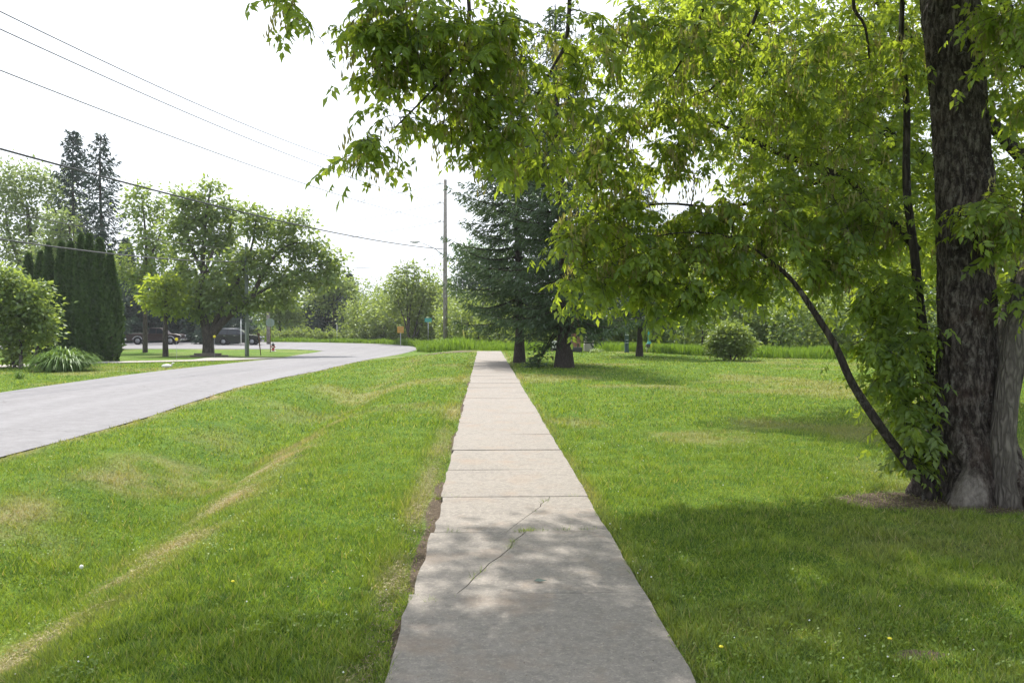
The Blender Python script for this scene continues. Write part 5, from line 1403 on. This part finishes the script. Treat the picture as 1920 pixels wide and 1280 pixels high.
# black car, nose to the right
cb = onground(449, 86); car = empty('parked_car', cb, R(3)); tag(car, 'black sport utility car parked across the side street, nose to the right', 'car')
low = [(-2.35, .45), (-2.3, .28)] + [(-1.85, .25)] + arc(-1.4, .36, .40, 200, -20, 8) + [(-.9, .24), (.95, .24)] + arc(1.45, .36, .40, 200, -20, 8) + [(1.95, .25), (2.3, .3), (2.36, .55), (2.28, .82), (1.9, .98), (1.1, 1.06), (-2.2, 1.08), (-2.36, .9)]
cabp = [(-2.15, 1.04), (1.05, 1.04), (.62, 1.30), (.15, 1.58), (-.5, 1.66), (-1.5, 1.64), (-1.95, 1.5)]
car_body(car, low, cabp, 1.86, 1.36, MAT['carblack'])
side_glass(car, [(.0, 1.12), (.78, 1.12), (.50, 1.30), (.1, 1.52), (.0, 1.54)], 1.86, 1.36, 1.04, 1.66)
side_glass(car, [(-1.0, 1.12), (-.06, 1.12), (-.06, 1.56), (-.9, 1.58)], 1.86, 1.36, 1.04, 1.66)
side_glass(car, [(-1.9, 1.14), (-1.08, 1.12), (-1.0, 1.57), (-1.6, 1.54)], 1.86, 1.36, 1.04, 1.66)
for x in (-1.4, 1.45):
    for y_ in (-.82, .82): wheel(car, x, y_, .36, 1 if y_ > 0 else -1)
for y_ in (-.68, .68):
    MB().box((2.27, y_, .80), (.16, .34, .14), 0, .02).build('headlight', MAT['lens'], car)
    MB().box((-2.31, y_, .92), (.1, .3, .22), 0, .02).build('tail_light', MAT['tail'], car)
    MB().tube([(-1.7, y_ * .95, 1.68), (-.1, y_ * .95, 1.68)], .022, 6).build('roof_rail', MAT['chrome'], car)
    MB().box((.72, y_ * 1.48, 1.10), (.16, .2, .13), 0, .02).build('mirror', MAT['carblack'], car)
MB().box((2.34, 0, .66), (.06, .9, .2), 0, .02).build('grille', MAT['chrome'], car)
for x in (-.03, -1.04): MB().box((x - .25, -.935, .98), (.2, .02, .03)).build('door_handle', MAT['chrome'], car)
MB().box((2.365, 0, .42), (.02, .4, .12)).build('number_plate', MAT['white'], car)
# maroon pickup in the shade, bed to the left
pb = onground(294, 88); pk = empty('pickup_truck', pb, R(2)); tag(pk, 'dark maroon pickup truck in the shade behind the small maple trunk', 'pickup')
low = [(-2.75, .62), (-2.7, .45), (-2.1, .42)] + arc(-1.62, .40, .46, 195, -15, 8) + [(-1.1, .38), (1.1, .38)] + arc(1.68, .40, .46, 195, -15, 8) + [(2.2, .42), (2.65, .45), (2.72, .7), (2.66, 1.0), (2.2, 1.1), (1.2, 1.14), (-2.74, 1.14)]
cabp = [(-.55, 1.10), (1.25, 1.10), (.75, 1.66), (.55, 1.74), (-.35, 1.74), (-.5, 1.66)]
car_body(pk, low, cabp, 1.94, 1.5, MAT['carbrown'])
side_glass(pk, [(.28, 1.18), (1.08, 1.18), (.72, 1.62), (.28, 1.66)], 1.94, 1.5, 1.10, 1.74)
side_glass(pk, [(-.46, 1.18), (.2, 1.18), (.2, 1.66), (-.4, 1.66)], 1.94, 1.5, 1.10, 1.74)
for x in (-1.62, 1.68):
    for y_ in (-.85, .85): wheel(pk, x, y_, .40, 1 if y_ > 0 else -1, .25)
    for y_ in (-.985, .985):
        pts = arc(x, .40, .49, 10, 170, 12); mbx = MB(); mbx.tube([(a, y_, b_) for a, b_ in pts], .035, 6); mbx.build('wheel_arch_trim', MAT['chrome'], pk)
for y_ in (-.75, .75):
    MB().box((2.66, y_, .88), (.12, .3, .2), 0, .02).build('headlight', MAT['lens'], pk)
    MB().box((-2.72, y_ * 1.15, .92), (.08, .14, .32), 0, .02).build('tail_light', MAT['tail'], pk)
MB().box((-2.84, 0, .52), (.16, 1.8, .16), 0, .03).build('bumper', MAT['chrome'], pk)
MB().box((2.76, 0, .52), (.14, 1.8, .18), 0, .03).build('bumper', MAT['chrome'], pk)
MB().box((-1.65, 0, 1.145), (2.0, 1.6, .02)).build('bed_cover', MAT['black'], pk)

# ------------------------------------------------------------ signs by the road bend
b = onground(751, 82); t = empty('yellow_sign', b); tag(t, 'small amber board sign with dark bars low in the bushes left of the poplar stems', 'sign')
zt = at(751, 618, 82).z - b[2]
MB().box((0, .04, zt / 2), (.07, .05, zt)).build('post', MAT['steel'], t)
MB().box((0, 0, zt), (.62, .03, .62), 0, .006).build('board', MAT['amber'], t)
for zz in (.18, 0, -.18): MB().box((0.02, -.02, zt + zz), (.46, .008, .05)).build('dark_bar', MAT['brownwood'], t)
b = onground(803, 74); t = empty('street_name_sign', b); tag(t, 'teal street name sign on a thin post between poplar and utility pole', 'sign')
zt = at(803, 600, 74).z - b[2]
MB().tube([(0, 0, 0), (0, 0, zt + .2)], .03, 8).build('post', MAT['steel'], t)
MB().box((0, -.04, zt), (.62, .02, .36), 0, .005).build('name_plate', MAT['teal'], t)
b = onground(874, 60); t = empty('guy_marker', b); tag(t, 'slanting yellowish guy wire marker right of the utility pole', 'marker')
MB().tube([(.0, 0, 0), (-.14, 0, .8), (-.22, 0, 1.35)], [.045, .045, .03], 8).build('sleeve', MAT['stake'], t)
MB().tube([(-.22, 0, 1.35), (-.4, 0, 2.4)], .01, 5).build('guy_wire', MAT['steel'], t)

# ------------------------------------------------------------ signs and markers behind the spruces on the right
DS = 44.2
# white sign board on posts with a brick pillar at its right
b = onground(1056, DS + .4); t = empty('sign_board', b); tag(t, 'white sign board with dark figures, partly hidden by the stout spruce trunk', 'sign')
s_ = DS / FPX
zc = at(1056, 646, DS).z - b[2]
MB().box((0, 0, zc), (44 * s_, .06, 13 * s_), 0, .01).build('board', MAT['white'], t)
for k_, px in enumerate((1037, 1042, 1046, 1068, 1073, 1076)):
    x_ = (px - 1056) * s_
    MB().box((x_, -.036, zc + .03 * ((k_ % 3) - 1)), (.07, .012, .09 + .05 * (k_ % 2))).build('figure', MAT['black'], t)
for x_ in (-.6, .6): MB().box((x_, .02, (zc - .2) / 2), (.09, .09, zc - .2)).build('post', MAT['timber'], t)
MB().box((0, .05, .22), (1.3, .05, .34)).build('skirt_panel', MAT['black'], t)
b = onground(1080, DS); t = empty('brick_pillar', b); tag(t, 'red-brown brick pillar on a dark base just right of the stout spruce', 'pillar')
hp = at(1080, 596, DS).z - b[2]; wp = 15 * s_
MB().box((0, 0, hp / 2 + .05), (wp - .03, wp - .03, hp - .1)).build('core', MAT['mortar'], t)
MB().box((0, 0, .11), (wp + .18, wp + .18, .26), 0, .02).build('base', MAT['darkstone'], t)
MB().box((0, 0, hp + .04), (wp + .12, wp + .12, .09), 0, .02).build('cap', MAT['stone'], t)
bk = MB(); z = .27; row = 0
while z < hp - .06:
    nb = 2
    for side in range(4):
        for j in range(nb + 1):
            bl = wp / nb; x0 = -wp / 2 + j * bl - (bl / 2 if row % 2 else 0); x1 = x0 + bl - .012
            x0 = max(x0, -wp / 2); x1 = min(x1, wp / 2)
            if x1 - x0 < .04: continue
            cx, cy = (x0 + x1) / 2, -(wp / 2 - .012)
            a = side * math.pi / 2; c, q_ = round(math.cos(a)), round(math.sin(a))
            dx_, dy_ = (x1 - x0, .03 + random.uniform(0, .008))
            p_ = (cx * c - cy * q_, cx * q_ + cy * c, z + .033)
            bk.box(p_, (dx_, dy_, .066) if side % 2 == 0 else (dy_, dx_, .066))
    z += .078; row += 1
tag(bk.build('brickwork', MAT['brick'], t), kind='stuff')
b = onground(1104, DS + .3); t = empty('stone_marker', b); tag(t, 'squat pale stone marker with a dark plaque and band, right of the brick pillar', 'monument')
wm = 18 * s_
MB().box((0, 0, .22), (wm, .4, .44), 0, .03).build('plinth', MAT['stone'], t)
MB().box((0, 0, .465), (wm * .94, .36, .05)).build('band', MAT['black'], t)
MB().box((0, 0, .63), (wm * .97, .38, .27), 0, .03).build('block', MAT['stone'], t)
MB().box((0, 0, .79), (wm * 1.06, .44, .05), 0, .015).build('cap', MAT['stone'], t)
MB().box((0, -.195, .64), (wm * .6, .02, .16)).build('plaque', MAT['darkstone'], t)
b = onground(1117, DS - 1.0); arching('flowering_clump', 'small pale plants at the foot of the stone marker', b, .45, .22, 120, .03, MAT['pale'], 'plant')
b = onground(1175, DS - .9); t = empty('trail_totem', b); tag(t, 'dark green totem sign with a white round emblem and white lines near the tall grass', 'sign')
ht = 53 * s_
MB().lathe([(.13, 0), (.13, .03), (.115, .05), (.115, ht - .30), (.12, ht - .29), (.12, ht - .28)], 16).build('column', MAT['totem'], t)
MB().box((0, 0, ht - .16), (.25, .22, .26), 0, .03).build('head', MAT['totem'], t)
MB().tube([(0, -.112, ht - .16), (0, -.125, ht - .16)], .105, 20).build('emblem', MAT['white'], t)
MB().box((.005, -.13, ht - .16), (.06, .012, .10)).build('emblem_mark', MAT['black'], t)
for zz, hh, w_ in ((ht - .50, .035, .17), (ht - .58, .06, .17), (ht - .85, .018, .12), (ht - 1.0, .02, .16)):
    MB().box((0, -.108, zz), (w_, .03, hh)).build('white_line', MAT['white'], t)
b = onground(1217, DS - .9); t = empty('teal_post', b); tag(t, 'slim teal lamp post on a dark and pale concrete block, right of the thin spruce', 'lamp post')
MB().box((0, 0, .11), (.36, .36, .22), 0, .02).build('footing', MAT['stone'], t)
MB().box((0, 0, .33), (.32, .32, .22), 0, .02).build('base_block', MAT['darkstone'], t)
MB().lathe([(.14, .44), (.15, .47), (.09, .52), (.065, .62), (.055, 2.6), (.05, 3.4)], 14).build('shaft', MAT['teal'], t)
MB().lathe([(.05, 3.4), (.14, 3.44), (.16, 3.62), (.10, 3.8), (.02, 3.86)], 14).build('lantern', MAT['teal'], t)

# dandelions and twigs on the lawn, each its own thing
def dandelion(px, py, lab, seed=False):
    b = G(px, py); t = empty('dandelion', b); tag(t, lab, 'dandelion', 'dandelions in the near lawn')
    MB().tube([(0, 0, 0), (.004, 0, .05), (0, 0, .085)], .0022, 5).build('stalk', MAT['tall'], t)
    if seed: MB().lathe([(.002, .078), (.014, .084), (.02, .098), (.014, .112), (.002, .118)], 10).build('seed_head', MAT['white'], t)
    else: MB().lathe([(.003, .066), (.011, .070), (.012, .074), (.004, .079)], 12).build('flower', MAT['yellow'], t)
dandelion(1668, 1222, 'yellow dandelion beside the bare soil patch under the maple')
dandelion(1352, 1238, 'yellow dandelion near the right edge of the walk')
dandelion(437, 1110, 'yellow dandelion in the sunny grass left of the walk')
dandelion(153, 1082, 'white dandelion seed head in the ditch at the left', True)
b = G(1012, 1099); t = empty('fallen_leaf', (b[0], b[1], b[2] + .034)); tag(t, 'small dark fallen leaf lying on the middle of a slab', 'leaf')
MB().add([(-.04, 0, .004), (-.01, .02, .014), (.045, .004, .006), (.0, -.015, .004), (-.04, 0, .002), (-.01, .02, .012), (.045, .004, .004), (.0, -.015, .002)], [(0, 3, 2), (0, 2, 1), (4, 6, 7), (4, 5, 6), (0, 1, 5, 4), (1, 2, 6, 5), (2, 3, 7, 6), (3, 0, 4, 7)]).build('blade', MAT['totem'], t)

# ------------------------------------------------------------ thin summer haze
m = bpy.data.materials.new('haze'); m.use_nodes = True; m.node_tree.nodes.clear()
pv = m.node_tree.nodes.new('ShaderNodeVolumePrincipled'); pv.inputs['Density'].default_value = .00032; pv.inputs['Color'].default_value = (.93, .95, 1, 1); pv.inputs['Anisotropy'].default_value = .2
mo = m.node_tree.nodes.new('ShaderNodeOutputMaterial'); m.node_tree.links.new(pv.outputs[0], mo.inputs['Volume'])
hzo = MB().box((0, 300, 10.5), (1240, 1220, 25)).build('haze', m); hzo['kind'] = 'stuff'
